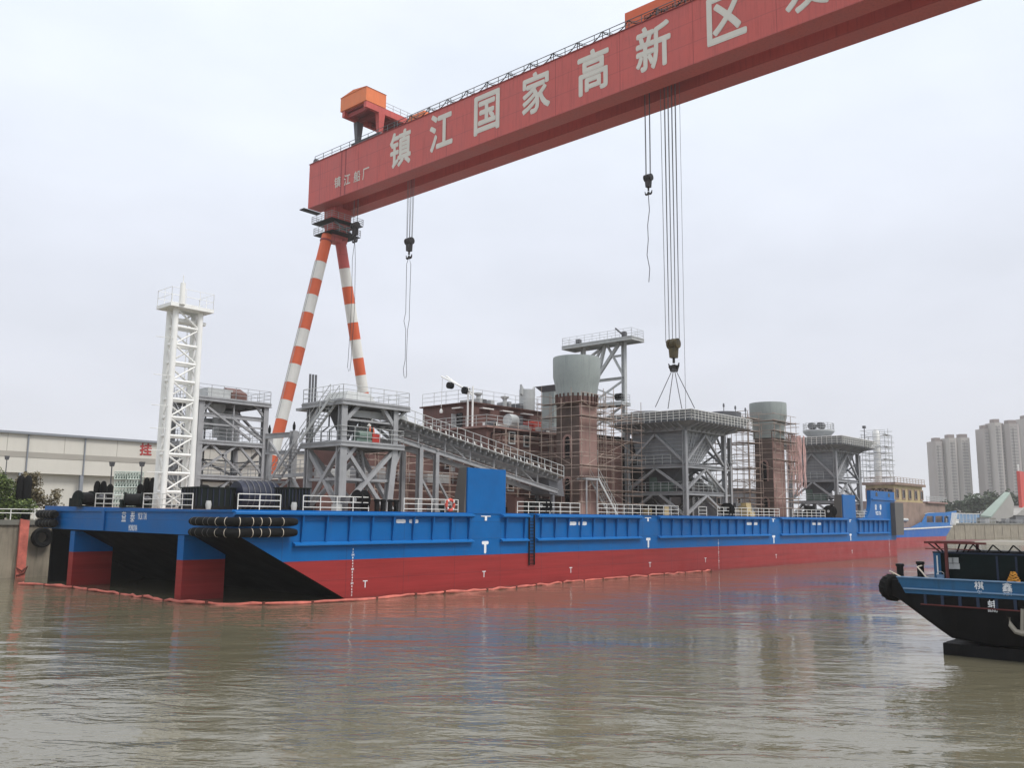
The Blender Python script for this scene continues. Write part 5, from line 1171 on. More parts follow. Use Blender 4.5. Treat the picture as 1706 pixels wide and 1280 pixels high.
def leg(x_top, y_top, x_bot, y_bot, bounds, first, rad):
    """striped tubular leg: bands alternate orange and white"""
    px_ = lambda y: x_top+(x_bot-x_top)*(y-y_top)/(y_bot-y_top)
    lg = None; cur = 0
    prev = onY(px_(bounds[0]), bounds[0], LY)
    colr = first
    mb = MB(); rings = []
    for i, y in enumerate(bounds[1:]):
        q_ = onY(px_(y), y, LY)
        mb.mat(colr); mb.tube(prev, q_, rad, n=24, caps=False); rings.append(q_); prev = q_; colr = 1 if colr in (0, 2) else 0
    d = (prev-onY(px_(bounds[0]), bounds[0], LY)).normalized()
    k = 0
    while prev.z > 5.9:
        q_ = prev+d*3.25
        if q_.z < 5.6: q_ = prev+d*((prev.z-5.5)/-d.z)
        mb.mat(colr); mb.tube(prev, q_, rad, n=24, caps=False); prev = q_; colr = 1-colr if colr < 2 else 1
    o = part('leg', mb, [M['orange'], M['leg_white'], M['crane_red']], CR)
    yy = bounds[0]+10; q_ = onY(px_(yy), yy, LY)
    part('flange', MB().tube(q_-d*.15, q_+d*.15, rad*1.12, n=24), M['crane_red_dark'], o)
    tp, bt = rings[0], rings[-1]; sd = V(0, -1, 0).cross(d).normalized()*-(rad+.22)
    lad = part('ladder', MB().tube(tp+sd, bt+sd, .05, n=5).tube(tp+sd+V(0, -.5, 0), bt+sd+V(0, -.5, 0), .05, n=5), M['steel_grey'], o) if first == 0 else None
    for w_ in rings: part('weld_ring', MB().tube(w_-d*.05, w_+d*.05, rad*1.02, n=24), M['leg_white'], o)
    part('bogie', MB().box(prev.x-3.2, prev.x+3.2, LY-.9, LY+.9, 5.0, 6.4), M['orange'], CR)
    return prev
leg(545, 395, 447, 790, [392, 438.5, 466.6, 493.5, 522.4, 550.5, 579.6, 609, 638.7, 668.8, 699.7], 0, 1.02)
leg(566, 395, 603, 640, [392, 448.3, 478, 507.6, 537.6, 567, 596.7, 626], 2, 1.02)
part('sill_beam', MB().box(41, 67, LY-.55, LY+.55, 6.45, 7.6), M['orange'], CR)

# trolleys on the girder
TR = thing('crane_trolley', 'orange machine house on tall legs near the left end of the girder', 'crane trolley', (53.5, 74, gz1+.1))
cnr = onX(610, 166, 50.5); ztop = onX(610, 143.5, 50.5).z; yl = onX(567, 186, 50.5).y
xr = onY(643, 178, cnr.y).x; zb = cnr.z
hs = part('machine_house', MB().box(50.5, xr, cnr.y, yl, zb, ztop), M['orange_house'], TR)
part('roof', MB().prism([(50.4, cnr.y-.1, ztop+.003), (50.4, yl+.1, ztop+.003), ((50.4), (cnr.y+yl)/2, ztop+.5)], (xr-50.3, 0, 0)), M['orange_house'], hs)
xe = onY(692, 206, cnr.y).x
for y in (cnr.y+.4, yl-.8):
    part('beam', MB().beam((50.6, y, zb-.6), (xe, y, zb-.6), .7, 1.15), M['crane_red'], TR)
for x in (51.5, 54, 57, 60): part('cross_beam', MB().beam((x, cnr.y+.4, zb-.9), (x, yl-.8, zb-.9), .5, .7), M['crane_red_dark'], TR)
ya_, yb_ = cnr.y+.4, yl-.8
for y, nm in ((yb_, 0), (ya_, 1)):
    for x in (54.0, 60.2):
        part('leg', MB().hexa([(x-.35, y-.3, gz1+.3), (x+.35, y-.3, gz1+.3), (x+.35, y+.3, gz1+.3), (x-.35, y+.3, gz1+.3)], [(x-.7, y-.55, zb-1.15), (x+.7, y-.55, zb-1.15), (x+.7, y+.55, zb-1.15), (x-.7, y+.55, zb-1.15)]), M['steel_dark'] if nm == 0 else M['crane_red'], TR)
part('wheel_carriage', MB().box(53.3, 54.7, ya_-1.0, yb_+1.0, gz1+.11, gz1+.85), M['steel_dark'], TR); part('wheel_carriage', MB().box(59.6, 60.8, ya_-1.0, yb_+1.0, gz1+.11, gz1+.85), M['steel_dark'], TR)
part('guard_rail', guard([(xr+.1, cnr.y+.2, zb), (xe, cnr.y+.2, zb)], 1.2, .045, 1.6, 2), M['steel_grey'], TR)
part('underfloor', MB().box(51.0, xe, cnr.y+.8, yl-1.2, zb-.3, zb-.02), M['crane_red_dark'], TR)
p = onX(1041, 35, 54.6)
T2 = thing('crane_trolley', 'long orange trolley box sitting low on the girder near the top edge of the picture', 'crane trolley', (57, p.y-5, gz1+.1))
bd = part('machine_house', MB().box(54.6, 60.4, p.y-14, p.y, gz1+.6, gz1+3.6), M['orange'], T2)
part('wheel_carriage', MB().box(54.0, 55.5, p.y-14.2, p.y+.2, gz1+.11, gz1+.59), M['steel_dark'], T2)
part('guard_rail', guard([(54.2, p.y-3.5, gz1+.3), (54.2, p.y-14, gz1+.3)], 1.4, .06, .9, 3), M['black_iron'], T2)
T3 = thing('cable_drum_house', 'small orange cable-drum box on the girder beside the tall machine house', 'crane box', (57, onX(700, 198, 54).y, gz1+.1))
yq = onX(708, 196, 54.2).y; yw = onX(676, 205, 54.2).y
part('casing', MB().hexa([(54.0, yq, gz1+.11), (56.2, yq, gz1+.11), (56.2, yw, gz1+.11), (54.0, yw, gz1+.11)], [(54.2, yq+.2, gz1+1.9), (56.0, yq+.2, gz1+1.9), (56.0, yw-.8, gz1+1.9), (54.2, yw-.8, gz1+1.9)]), M['orange_house'], T3)

# hook blocks hanging from the girder slot
def hook_block(label, px_, py, nrope, spread, s, yellow=False, xo=0.):
    p = onX(px_, py, CX+xo); t = thing('hook_block', label, 'crane hook', (p.x, p.y, p.z), 'hook blocks hanging from the crane')
    hm = M['hook_yellow'] if yellow else M['hook_iron']
    for k in range(nrope):
        f = k/(nrope-1)-.5; y = p.y+f*2*spread; yt = p.y+f*2*spread*1.12
        part('rope', MB().tube((p.x+(.25 if k % 2 else -.25)*s, y, p.z+.3*s), (p.x+(.4 if k % 2 else -.4)*s, yt, 66.5), .042, n=5), M['wire'] if k % 3 == 0 else M['wire_light'], t)
    part('sheave', MB().lathe([(.55*s, -.9*s), (.78*s, -.85*s), (.78*s, -.5*s), (.6*s, -.45*s), (.8*s, -.2*s), (.8*s, .2*s), (.6*s, .45*s), (.78*s, .5*s), (.78*s, .85*s), (.55*s, .9*s)], p, 18, 'Y'), hm, t)
    part('cheek_plate', MB().hexa([(p.x-.5*s, p.y-.45*s, p.z-2.2*s), (p.x+.5*s, p.y-.45*s, p.z-2.2*s), (p.x+.5*s, p.y+.45*s, p.z-2.2*s), (p.x-.5*s, p.y+.45*s, p.z-2.2*s)], [(p.x-.4*s, p.y-.7*s, p.z-.3*s), (p.x+.4*s, p.y-.7*s, p.z-.3*s), (p.x+.4*s, p.y+.7*s, p.z-.3*s), (p.x-.4*s, p.y+.7*s, p.z-.3*s)]), hm, t)
    part('shank', MB().tube((p.x, p.y, p.z-2.2*s), (p.x, p.y, p.z-3.0*s), .2*s, n=10), M['hook_iron'], t)
    # double ram's-horn hook
    for o in (-1, 1):
        c_ = V(p.x, p.y+o*.42*s, p.z-3.25*s)
        part('horn', MB().path([c_+V(0, -o*.42*s*math.cos(a), -.5*s*math.sin(a)) for a in [math.pi*i/8 for i in range(9)]]+[c_+V(0, o*.5*s, .25*s)], [.24*s]*6+[.2*s, .16*s, .12*s, .07*s], 8), M['hook_iron'], t)
    return V(p.x, p.y, p.z-3.5*s)
def wires(label, paths, r=.045, name='wire_sling', cat='sling'):
    t = thing(name, label, cat, paths[0][0], 'slings hanging from the crane hooks')
    for P in paths: part('wire', MB().path(P, r, 5), M['wire'], t)
    return t
h = hook_block('dark hook block close below the left end of the girder', 592, 376, 4, .8, .82)
def pair(h, pts_l, pts_r): return [[V(h)]+[onX(x, y, CX) for x, y in pts_l], [V(h)]+[onX(x, y, CX) for x, y in pts_r]]
wires('long pair of wires hanging in front of the right striped leg', pair(h, [(587, 432), (586, 490), (584, 540), (580, 600), (579, 612), (581, 619)], [(592, 432), (591, 505), (589, 540), (585, 600), (583.5, 612), (583, 618)]))
h = hook_block('dark hook block in mid air right of the striped legs', 682, 402, 6, .8, .8)
wires('long pair of wires hanging above the stair tower rails', pair(h, [(677.5, 440), (676, 520), (673, 535), (676, 550), (675, 600), (672, 615), (673, 627), (674.5, 630)], [(684.5, 440), (682, 520), (682, 532), (679, 550), (677, 600), (677.5, 625), (676, 630)]))
h = hook_block('small dark hook block left of the biggest rope bundle', 1080, 296, 4, .5, .62)
wires('single wavy wire dangling with a loose end below the small hook', [[V(h)]+[onX(x, y, CX) for x, y in ((1080.5, 330), (1082, 350), (1079, 375), (1080, 400), (1078, 425), (1082.5, 448), (1081, 470))]], r=.05)
h = hook_block('large yellowed hook block over the hopper on the thickest rope bundle', 1122, 573, 9, 1.0, .84, True)
LG = wires('four-legged wire sling running from the big hook to the hopper rim', [[V(h), onZ(x, y, zc1+.1)] for x, y in ((1092, 678), (1113, 681), (1136, 681), (1157, 680))], r=.05)
p = V(h); part('sling_head', MB().hexa([p+V(-.35, -.35, -.7), p+V(.35, -.35, -.7), p+V(.35, .35, -.7), p+V(-.35, .35, -.7)], [p+V(-.5, -.5, .1), p+V(.5, -.5, .1), p+V(.5, .5, .1), p+V(-.5, .5, .1)]), M['hook_iron'], LG)
T_ = V(onX(1135, 300, CX))
t = thing('guide_wire', 'thin single wire hanging right of the thickest rope bundle', 'wire', (CX, T_.y, zc1)); part('wire', MB().tube((CX, T_.y, 66.5), (CX+.1, T_.y+.1, zc1+1), .028, n=5), M['wire_light'], t)

# ------------------------------------------------------------------ oil boom
bp_ = [(40, 970), (33, 973), (75, 975), (130, 980), (165, 986), (200, 989), (245, 996), (300, 1003.5), (345, 1005.5), (400, 1006.5), (440, 1006.5), (500, 1005), (560, 1002), (600, 999.5), (680, 992), (740, 987.5), (800, 983.5), (870, 978), (950, 969), (1030, 961.5), (1100, 956), (1170, 951), (1194, 951)]
P = []
rg = random.Random(3)
raw = [onZ(x, y, .08) for x, y in bp_]
for a, c in zip(raw, raw[1:]):
    k = max(2, int((c-a).length/.7))
    for i in range(k): q_ = a.lerp(c, i/k); P.append(q_+V(rg.uniform(-.1, .1), min(rg.uniform(-.12, .08), -.0 if q_.y < .3 else 1), rg.uniform(-.08, .06)))
P = [V(q_.x, min(q_.y, -.28) if q_.x > -.5 else q_.y, q_.z) for q_ in P]
BM = thing('oil_boom', 'orange floating oil boom strung along the water round the barge stern', 'oil boom', (P[0].x, P[0].y, 0))
seg = 6; i = 0; kk = 0
while i < len(P)-1:
    j = min(i+seg-(kk % 3), len(P)-1)
    if j > i: part('float', MB().path(P[i:j+1] if j-i > 0 else P[i:i+2], [.07]+[.11+rg.uniform(-.035, .035) for _ in range(j-i-1)]+[.07], 8), M['boom_orange'], BM)
    part('joint', MB().tube(P[j]-V(0, 0, .12), P[j]+V(0, 0, .1), .12, n=8), M['boom_dark'], BM)
    i = j; kk += 1
a_, c_ = onY(41, 866, 36.95), onY(34, 975, 36.6)
BS = thing('boom_end', 'faded orange boom end hanging down the quay wall to the water', 'oil boom', (a_.x, 37, 0))
part('skirt', MB().hexa([(c_.x-.38, 36.75, 0), (c_.x+.38, 36.75, 0), (c_.x+.42, 37.0, 0), (c_.x-.38, 37.0, 0)], [(a_.x-.36, 36.8, 5.3), (a_.x+.4, 36.8, 5.15), (a_.x+.4, 37.05, 5.15), (a_.x-.36, 37.05, 5.3)]), M['boom_orange'], BS)
part('clasp', MB().path([V(c_.x-.45, 36.7, .9), V(c_.x, 36.6, .6), V(c_.x+.5, 36.7, 1.0), V(c_.x+.3, 36.7, .4), V(c_.x-.4, 36.7, .2)], .07, 6), M['boom_dark'], BS)

# ------------------------------------------------------------------ second vessel ahead of the barge
S2 = thing('second_barge', 'smaller blue and red vessel with a cream house moored beyond the long barge', 'barge', (150, 20, 0))
hull_paint('hull_two_tone_far', (.008, .105, .40), (.34, .04, .04), 2.35)
prof = [(113.8, -1), (182.5, -1), (184.5, 2.4), (189.5, 4.75), (137.9, 3.95), (113.8, 3.9)]
y0_ = 13.3
part('hull', MB().prism([(x, y0_, z) for x, z in prof], (0, 14, 0)), M['hull_two_tone_far'], S2)
bw = [(160.8, 4.35), (189.5, 4.75), (194.3, 8.3), (186, 7.85), (173.5, 7.6), (171.6, 7.3), (170.0, 6.2), (166, 5.2)]
# bulwark built round its openings
bk = part('bulwark', MB().prism([(x, y0_+.1, z) for x, z in [(160.8, 4.35), (189.5, 4.755), (190.5, 5.5), (167.5, 5.5), (166, 5.2)]], (0, .3, 0)).prism([(x, y0_+.1, z) for x, z in [(171.2, 6.9), (192.6, 7.05), (194.3, 8.3), (186, 7.85), (173.5, 7.6), (171.6, 7.3)]], (0, .3, 0)), M['blue_light'], S2)
for x, w in ((168.6, 2.6), (176.3, 1.0), (183.0, .8), (187.2, 3.0)): part('stanchion', MB().prism([(x, y0_+.1, 5.503), (x+w, y0_+.1, 5.503), (x+w*1.0+.3, y0_+.1, 6.97), (x+.9*0+2.4*(w > 2 and x < 170), y0_+.1, 6.9)], (0, .28, 0)), M['blue_light'], bk)
for k in range(5): x = 188.0+k*.95; part('rail_bar', MB().beam((x, y0_-.02, 4.9), (x+2.0, y0_-.02, 7.8), .16), M['rail_white'], bk)
part('rub_rail', MB().beam((137.9, y0_-.06, 3.8), (189.4, y0_-.06, 4.55), .12, .3).beam((113.8, y0_-.06, 3.75), (137.7, y0_-.06, 3.8), .12, .3), M['rail_white'], S2)
pc = onY(1490, 830, 15.0); yl_ = onX(1443, 830, pc.x).y; xr_ = onY(1537, 830, 15.0).x; xr2 = onY(1572, 842, 15.0).x
zt = onY(1490, 808, 15.0).z; zm = onY(1490, 836, 15).z
hb = part('house', MB().box(pc.x, xr_, 15, yl_, zm+.002, zt), M['cream'], S2)
part('house_roof', MB().box(pc.x-.8, xr_+.8, 14.4, yl_+.6, zt+.002, zt+.55), M['rust_tan'], hb)
for k in range(5): x = pc.x+1+k*(xr_-pc.x-2.4)/4; window(hb, (x+.7, 15, (zm+zt)/2-.1), 1.5, 1.7, 'Y', M['rust_tan'], .3)
for k in range(4): y = 16+k*(yl_-17)/3; window(hb, (pc.x, y, (zm+zt)/2-.1), 1.5, 1.7, 'X', M['rust_tan'], .3)
lb = part('house_lower', MB().box(pc.x-4, xr2, 14.7, yl_+1, 4.2, zm), M['rust_tan'], S2)
part('house_deck', MB().box(pc.x-5, xr2+.6, 14.2, yl_+1.6, zm+.001, zm+.3) if False else MB().box(xr_+.9, xr2+.6, 14.2, yl_, zm+.003, zm+.35), M['primer_pink'], lb)
part('guard_rail', guard([(xr_+1, 14.4, zm+.35), (xr2+.4, 14.4, zm+.35)], 1.2, .06, 2, 3), M['steel_light'], lb)
part('guard_rail', guard([(pc.x-.6, yl_, zt+.55), (pc.x-.6, 14.6, zt+.55), (xr_+.6, 14.6, zt+.55)], 1.1, .06, 2, 3), M['scaffold_steel'], hb)
part('pipe_run', MB().tube((pc.x-14, 16, 7.6), (xr2-8, 15, 7.4), .5, n=10).tube((pc.x-14, 16, 6.2), (pc.x+6, 14.6, 6.0), .35, n=10), M['steel_light'], S2)
part('deck_gear', MB().box(pc.x-12, pc.x-5, 14, 17, 4.2, 5.6), M['steel_grey'], S2)
sx = at(1470, 770, pc.x*0+200); sc_ = scaffold('tall pale pipe scaffolding tower above the cream house of the far vessel', pc.x+.5, pc.x+4.6, 16.5, 21.5, zt+.5, zt+11.5, 2, 2, 1.3, r=.06, mat=M['steel_light'], plank=True, seed=11)
part('cover', MB().lathe([(.7, zt+.6), (.7, zt+11.2), (.5, zt+12.2)], (pc.x+2.5, 19, 0), 14), M['white'], sc_)

# ------------------------------------------------------------------ far shore at the right
def tree_far(label, px_, dep, ytop, rx, n=520, s=.75):
    p = at(px_, 868, dep); zt = at(px_, ytop, dep).z
    plant('tree', label, 'tree', (p.x, p.y, 5.0), zt-5.0, rx, M['leaf_far'], n, s, 'trees on the far shore', .35, 9, .1)
for lab, px_, dep, yt, rx in (('lower dark tree far behind the bow, below the left apartment tower', 1586, 400, 836, 6.0), ('dark tree far behind the blue fence, its left end', 1603, 395, 834, 6), ('dark tree far behind the blue fence, its middle', 1618, 400, 830, 6), ('dark tree left of the green inclined gallery, next to the fence end', 1633, 395, 825, 6.5), ('tall dark tree right behind the lower end of the inclined gallery', 1648, 405, 818, 7.5),
        ('tall dark tree behind the upper end of the inclined gallery', 1664, 410, 819, 7), ('dark tree right of the inclined gallery top', 1681, 420, 822, 7), ('dark tree at the right picture edge behind the red crane column', 1699, 415, 818, 7), ('dark shrubby tree standing lowest, above the bow bulwark', 1572, 410, 845, 5)):
    tree_far(lab, px_, dep, yt, rx)
FB = thing('site_fence', 'pale blue panel fence on the far quay right of the bow', 'fence', (318, 45, 5))
for k in range(9):
    x = 297+k*4.4; part('panel', MB().box(x+.1, x+4.3, 45, 45.12, 5.3, 8.5), M['fence_blue'], FB); part('post', MB().box(x-.12, x+.09, 44.9, 45.2, 5, 8.7), M['rail_white'], FB)
part('rail', MB().box(297, 336.6, 44.85, 44.99, 8.51, 8.75), M['rail_white'], FB)
IG = thing('inclined_gallery', 'pale green inclined gallery climbing to the right on the far quay', 'conveyor', (345, 44, 5))
a0, a1 = onY(1633, 859, 46), onY(1674, 820, 46); b0, b1 = onY(1651, 861, 41), onY(1683, 821, 41)
part('roof', MB().hexa([a0+V(0, 0, -.6), b0+V(0, 0, -.6), b1+V(0, 0, -.6), a1+V(0, 0, -.6)], [a0, b0, b1, a1]), M['incline_green'], IG)
part('side_wall', MB().prism([b0+V(0, 0, -.62), b1+V(0, 0, -.62), V(b1.x+5, 41, b1.z-4.5), V(b1.x+2, 41, 8.0), V(b0.x+12, 41, b0.z-2)], (0, .5, 0)), M['roof_grey'], IG)
for k in range(4): q_ = b0.lerp(b1, (k+.5)/4); part('support', MB().box(q_.x-.4, q_.x+.4, 41.6, 42.4, 5, q_.z-.7), M['steel_dark'], IG)
part('plinth', MB().box(b0.x-4, b0.x+6, 40.8, 46, 5, 7.2), M['concrete_grey'], IG)
RC = thing('crane_column', 'bright red crane column on the far quay at the right picture edge', 'crane', (410, 45, 5))
q_ = onY(1703, 845, 43); qt = onY(1703, 786, 43)
part('column', MB().box(q_.x, q_.x+8, 43, 44.2, q_.z-5, qt.z), M['red_far'], RC); part('base', MB().box(q_.x-2, q_.x+12, 42.5, 45, 5, q_.z-5), M['concrete_grey'], RC)
part('mast_tip', MB().beam((q_.x+1, 43.6, qt.z), (q_.x+1, 43.6, qt.z+3), .5), M['white'], RC)
TN = thing('shed', 'grey pitched shed roof below the red crane column', 'shed', (385, 43, 5))
q_ = onY(1703, 843, 43); qb = onY(1688, 859, 43)
part('roof', MB().prism([(qb.x, 42, qb.z), (q_.x+4, 42, q_.z), (q_.x+40, 42, qb.z)], (0, 9, 0)), M['roof_grey'], TN); part('wall', MB().box(qb.x+2, q_.x+38, 42.5, 50, 5, qb.z-.01), M['steel_dark'], TN)
handrail('grey pipe railing along the far quay edge', [(262, 38.4, 5.2), (420, 38.4, 5.2)], h=1.3, r=.08, gap=5, rails=2, mat=M['steel_grey'], group=None)
rg = random.Random(5)
for k, (lab, px_, w) in enumerate((('pale low bollard block on the far quay under the blue fence', 1592, 1.2), ('grey equipment box on the far quay by the gallery foot', 1642, 2.2), ('dark equipment box on the far quay right of the gallery', 1676, 2.0))):
    p = onY(px_, 868, 40); t = thing('quay_box', lab, 'box', (p.x, 40, 5)); part('casing', MB().box(p.x-w*1.3, p.x+w*1.3, 39.4, 41, 5.1, 6.4+.2*k), M[('white', 'steel_grey', 'steel_dark')[k]], t); part('lid', MB().box(p.x-w*1.4, p.x+w*1.4, 39.3, 41.1, 6.41+.2*k, 6.6+.2*k), M['steel_grey'], t)

# apartment towers in the haze
def tower(label, dep, bays, group='apartment towers in the haze'):
    p = at(bays[0][0], 868, dep); t = thing('apartment_tower', label, 'apartment building', (p.x, p.y, 5), group)
    u = V(RIGHT.x, RIGHT.y, 0).normalized(); w = V(-u.y, u.x, 0)
    for xa, xb, yt, off, mat in bays:
        a = at(xa, yt, dep); c = at(xb, yt, dep); zt = at((xa+xb)/2, yt, dep).z
        a = V(a.x, a.y, 0)+w*off; c = V(c.x, c.y, 0)+w*off; W = (c-a).length; d = (c-a).normalized()
        ch = W*.22
        poly = [a+w*ch, a+d*ch, c-d*ch, c+w*ch, c+w*14, a+w*14]
        bay = part('bay', MB().prism([V(q_.x, q_.y, 5) for q_ in poly], (0, 0, zt-5)), M[mat], t)
        part('crown', MB().prism([V(q_.x, q_.y, zt+.01) for q_ in (a+d*ch+w*1.5, c-d*ch+w*1.5, c-d*ch+w*9, a+d*ch+w*9)], (0, 0, 3.6)), M['tower_brown'], bay)
        for s0, s1 in ((.27, .44), (.56, .73)):
            q0, q1 = a+d*(W*s0)-w*.06, a+d*(W*s1)-w*.06
            part('window_strip', MB().prism([V(q0.x, q0.y, 6), V(q1.x, q1.y, 6), V(q1.x, q1.y, 6)+w*.055, V(q0.x, q0.y, 6)+w*.055], (0, 0, zt-9)), M['tower_bands'], bay)
        q0, q1 = a+d*(W*.45)-w*.9, a+d*(W*.55)-w*.9
        part('balcony_stack', MB().prism([V(q0.x, q0.y, 6), V(q1.x, q1.y, 6), V(q1.x, q1.y, 6)+w*.88, V(q0.x, q0.y, 6)+w*.88], (0, 0, zt-10)), M['tower_bands'], bay)
tower('pale three-bay apartment tower alone in the haze beyond the bow', 880, [(1557, 1574, 735, 3, 'tower_wall'), (1572, 1581, 738, 7, 'tower_brown'), (1577, 1595, 730, 0, 'tower_pale'), (1592, 1601, 737, 6, 'tower_brown'), (1598, 1619, 729, 2, 'tower_pale')])
tower('taller grey apartment tower in the haze left of the red crane column', 860, [(1644, 1657, 713, 8, 'tower_wall'), (1655, 1672, 704, 2, 'tower_pale'), (1671, 1681, 710, 6, 'tower_brown'), (1676, 1700, 706, 0, 'tower_wall')])
tower('tallest apartment tower in the haze, cut by the right picture edge', 900, [(1694, 1706, 709, 6, 'tower_wall'), (1702, 1728, 698, 0, 'tower_pale')])

# ------------------------------------------------------------------ the boat at the right
BT = thing('cargo_boat', 'dark blue and black river cargo boat poking in at the right edge', 'boat', (5.75, -45, 0))
bcx = 5.75
def loft(st, mats, name, parent, closed=True):
    """st: list of (y, half width, z bottom, z top, bilge)"""
    mb = MB(); rings = []
    for y, hw, z0_, z1_, bl in st:
        rings.append([(bcx-hw, y, z1_), (bcx-hw, y, z0_+bl), (bcx-hw+bl*.5, y, z0_+bl*.3), (bcx-hw+bl*1.6, y, z0_), (bcx+hw-bl*1.6, y, z0_), (bcx+hw-bl*.5, y, z0_+bl*.3), (bcx+hw, y, z0_+bl), (bcx+hw, y, z1_)])
    n = 8; vs = [q for r in rings for q in r]; fs = []
    for i in range(len(rings)-1):
        for j in range(n): fs.append((i*n+j, i*n+(j+1) % n, (i+1)*n+(j+1) % n, (i+1)*n+j))
    fs += [tuple(range(n)), tuple(reversed([(len(rings)-1)*n+j for j in range(n)]))]
    mb.add(vs, fs); return part(name, mb, mats, parent)
st = [(-36.85, 2.95, 2.35, 3.12, .12), (-37.25, 3.1, 2.15, 3.12, .15), (-37.8, 3.2, 1.78, 3.12, .18), (-38.3, 3.25, 1.42, 3.12, .2), (-38.9, 3.25, 1.0, 3.12, .2), (-39.35, 3.25, .72, 3.12, .15), (-41, 3.25, .55, 3.12, .12), (-64, 3.25, .5, 3.12, .1)]
part('hull', MB().box(0, 0, 0, 0, 0, 0) if False else MB(), M['boat_black'], BT) if False else None
hl = loft(st, M['boat_black'], 'hull', BT)
part('lower_hull', MB().box(bcx-3.2, bcx+3.2, -64, -39.0, -1.0, .50), M['boat_black'], BT)
X0 = bcx-3.25
bwk = part('bulwark', MB().prism([(X0-.04, -64, 2.56), (X0-.04, -37.55, 2.56), (X0-.04, -37.2, 3.26), (X0-.04, -64, 3.26)], (0, .10, 0) if False else (.07, 0, 0)), M['boat_blue'], BT)
part('bulwark', MB().prism([(bcx+3.22, -64, 2.56), (bcx+3.22, -37.55, 2.56), (bcx+3.22, -37.2, 3.26), (bcx+3.22, -64, 3.26)], (.07, 0, 0)), M['boat_blue'], BT)
part('gunwale', MB().beam((X0-.02, -64, 3.27), (X0-.02, -37.2, 3.27), .16, .05), M['fence_blue'], BT)
part('strake', MB().beam((X0-.08, -64, 2.72), (X0-.08, -37.5, 2.78), .08, .06), M['fence_blue'], bwk)
part('strake', MB().beam((X0-.05, -64, 2.04), (X0-.05, -38.2, 2.12), .09, .05), M['canopy_red'], hl)
for k in range(9): y = -38.4-k*.72; part('side_rib', MB().box(X0-.06, X0-.002, y-.06, y+.06, 2.1, 2.54), M['boat_navy'], hl)
Xt = X0-.045
for s, x, y, hh, ww in (('棋', 1631, 976, .34, .36), ('QI', 1631.5, 987.5, .13, .17), ('鑫', 1678, 979, .36, .37), ('XIN', 1678.5, 990, .13, .3), ('蚌', 1653, 1007, .32, .34), ('BENG', 1654, 1018, .12, .36)):
    text_mesh(s, onX(x, y, Xt), (0, -1, 0), (0, 0, 1), hh, M['mark_white'], 'boat_lettering', BT, width=ww, bold=.012, depth=.012)
t = thing('bow_fender', 'big black tyre fender lashed to the tip of the cargo boat', 'tyre fender', (0, 0, 0))
part('tyre', MB().lathe([(.26, -.26), (.50, -.34), (.62, -.30), (.67, -.16), (.67, .16), (.62, .30), (.50, .34), (.26, .26), (.23, 0), (.26, -.26)], (0, 0, 0), 30, 'X', caps=False), M['rubber'], t)
mb = MB()
for k in range(15):
    a_ = 2*math.pi*k/15; part('tread_block', MB().beam((-.2, .675*math.cos(a_), .675*math.sin(a_)), (.2, .675*math.cos(a_+.12), .675*math.sin(a_+.12)), .1, .035), M['rubber'], t)
part('filler', MB().lathe([(.25, -.16), (.25, .16)], (0, 0, 0), 16, 'X'), M['black_iron'], t)
t.location = (3.3, -36.72, 2.72); t.rotation_euler.z = R(54); t.scale = (.9, .9, .9)
t = thing('fender_lashing', 'pale rope lashing that ties the big tyre to the boat tip', 'rope', (3.0, -36.9, 3.3))
part('lashing', MB().path([V(3.0, -36.9, 3.35), V(2.9, -36.75, 3.5), V(2.8, -37.2, 3.3), V(2.6, -37.5, 3.2)], .03, 5), M['rope_white'], t)
def post(label, px_, yb, yt, x):
    a, c = onX(px_, yb, x), onX(px_, yt, x); t = thing('boat_bollard', label, 'bollard', (x, a.y, 3.12), 'bollards on the cargo boat')
    part('post', MB().lathe([(.15, 3.1), (.15, c.z-.12), (.19, c.z-.1), (.19, c.z), (.12, c.z+.02)], (x, a.y, 0), 14), M['black_iron'], t)
    part('base', MB().box(x-.25, x+.25, a.y-.25, a.y+.25, 3.09, 3.16), M['black_iron'], t)
post('black bollard at the very tip of the cargo boat', 1500, 957, 940, 3.6); post('black bollard with a pale rope next to the boat cabin', 1534, 955, 936.5, 3.9)
part('deck', MB().box(bcx-3.15, bcx+3.15, -64, -37.2, 3.0, 3.13), M['boat_navy'], BT)
Xc = 3.35
ya_ = onX(1557, 940, Xc).y; zt = onX(1557, 922, Xc).z
cb_ = part('cabin', MB().box(Xc, bcx+2.3, -64, ya_, 3.14, zt), M['boat_dark_green'], BT)
part('cabin_corner', MB().box(Xc-.03, Xc+.08, ya_-.28, ya_+.03, 3.14, zt+.02), M['boat_blue'], cb_); part('cabin_coaming', MB().box(Xc-.04, bcx+2.35, -64, ya_+.05, zt+.003, zt+.07), M['boat_navy'], cb_)
part('light_strip', MB().box(Xc-.05, Xc-.031, ya_-.16, ya_-.11, 3.4, 4.25), M['white'], cb_)
for px_, py in ((1583, 934), (1592, 934), (1584, 944), (1594, 944)):
    p = onX(px_, py, Xc); f = part('window', MB().box(Xc-.025, Xc-.002, p.y-.13, p.y+.13, p.z-.12, p.z+.12), M['steel_light'], cb_)
for k in range(6): y = -41.2-k*.75; part('panel_line', MB().box(Xc-.03, Xc-.002, y-.04, y+.04, 3.2, zt-.05), M['boat_navy'], cb_)
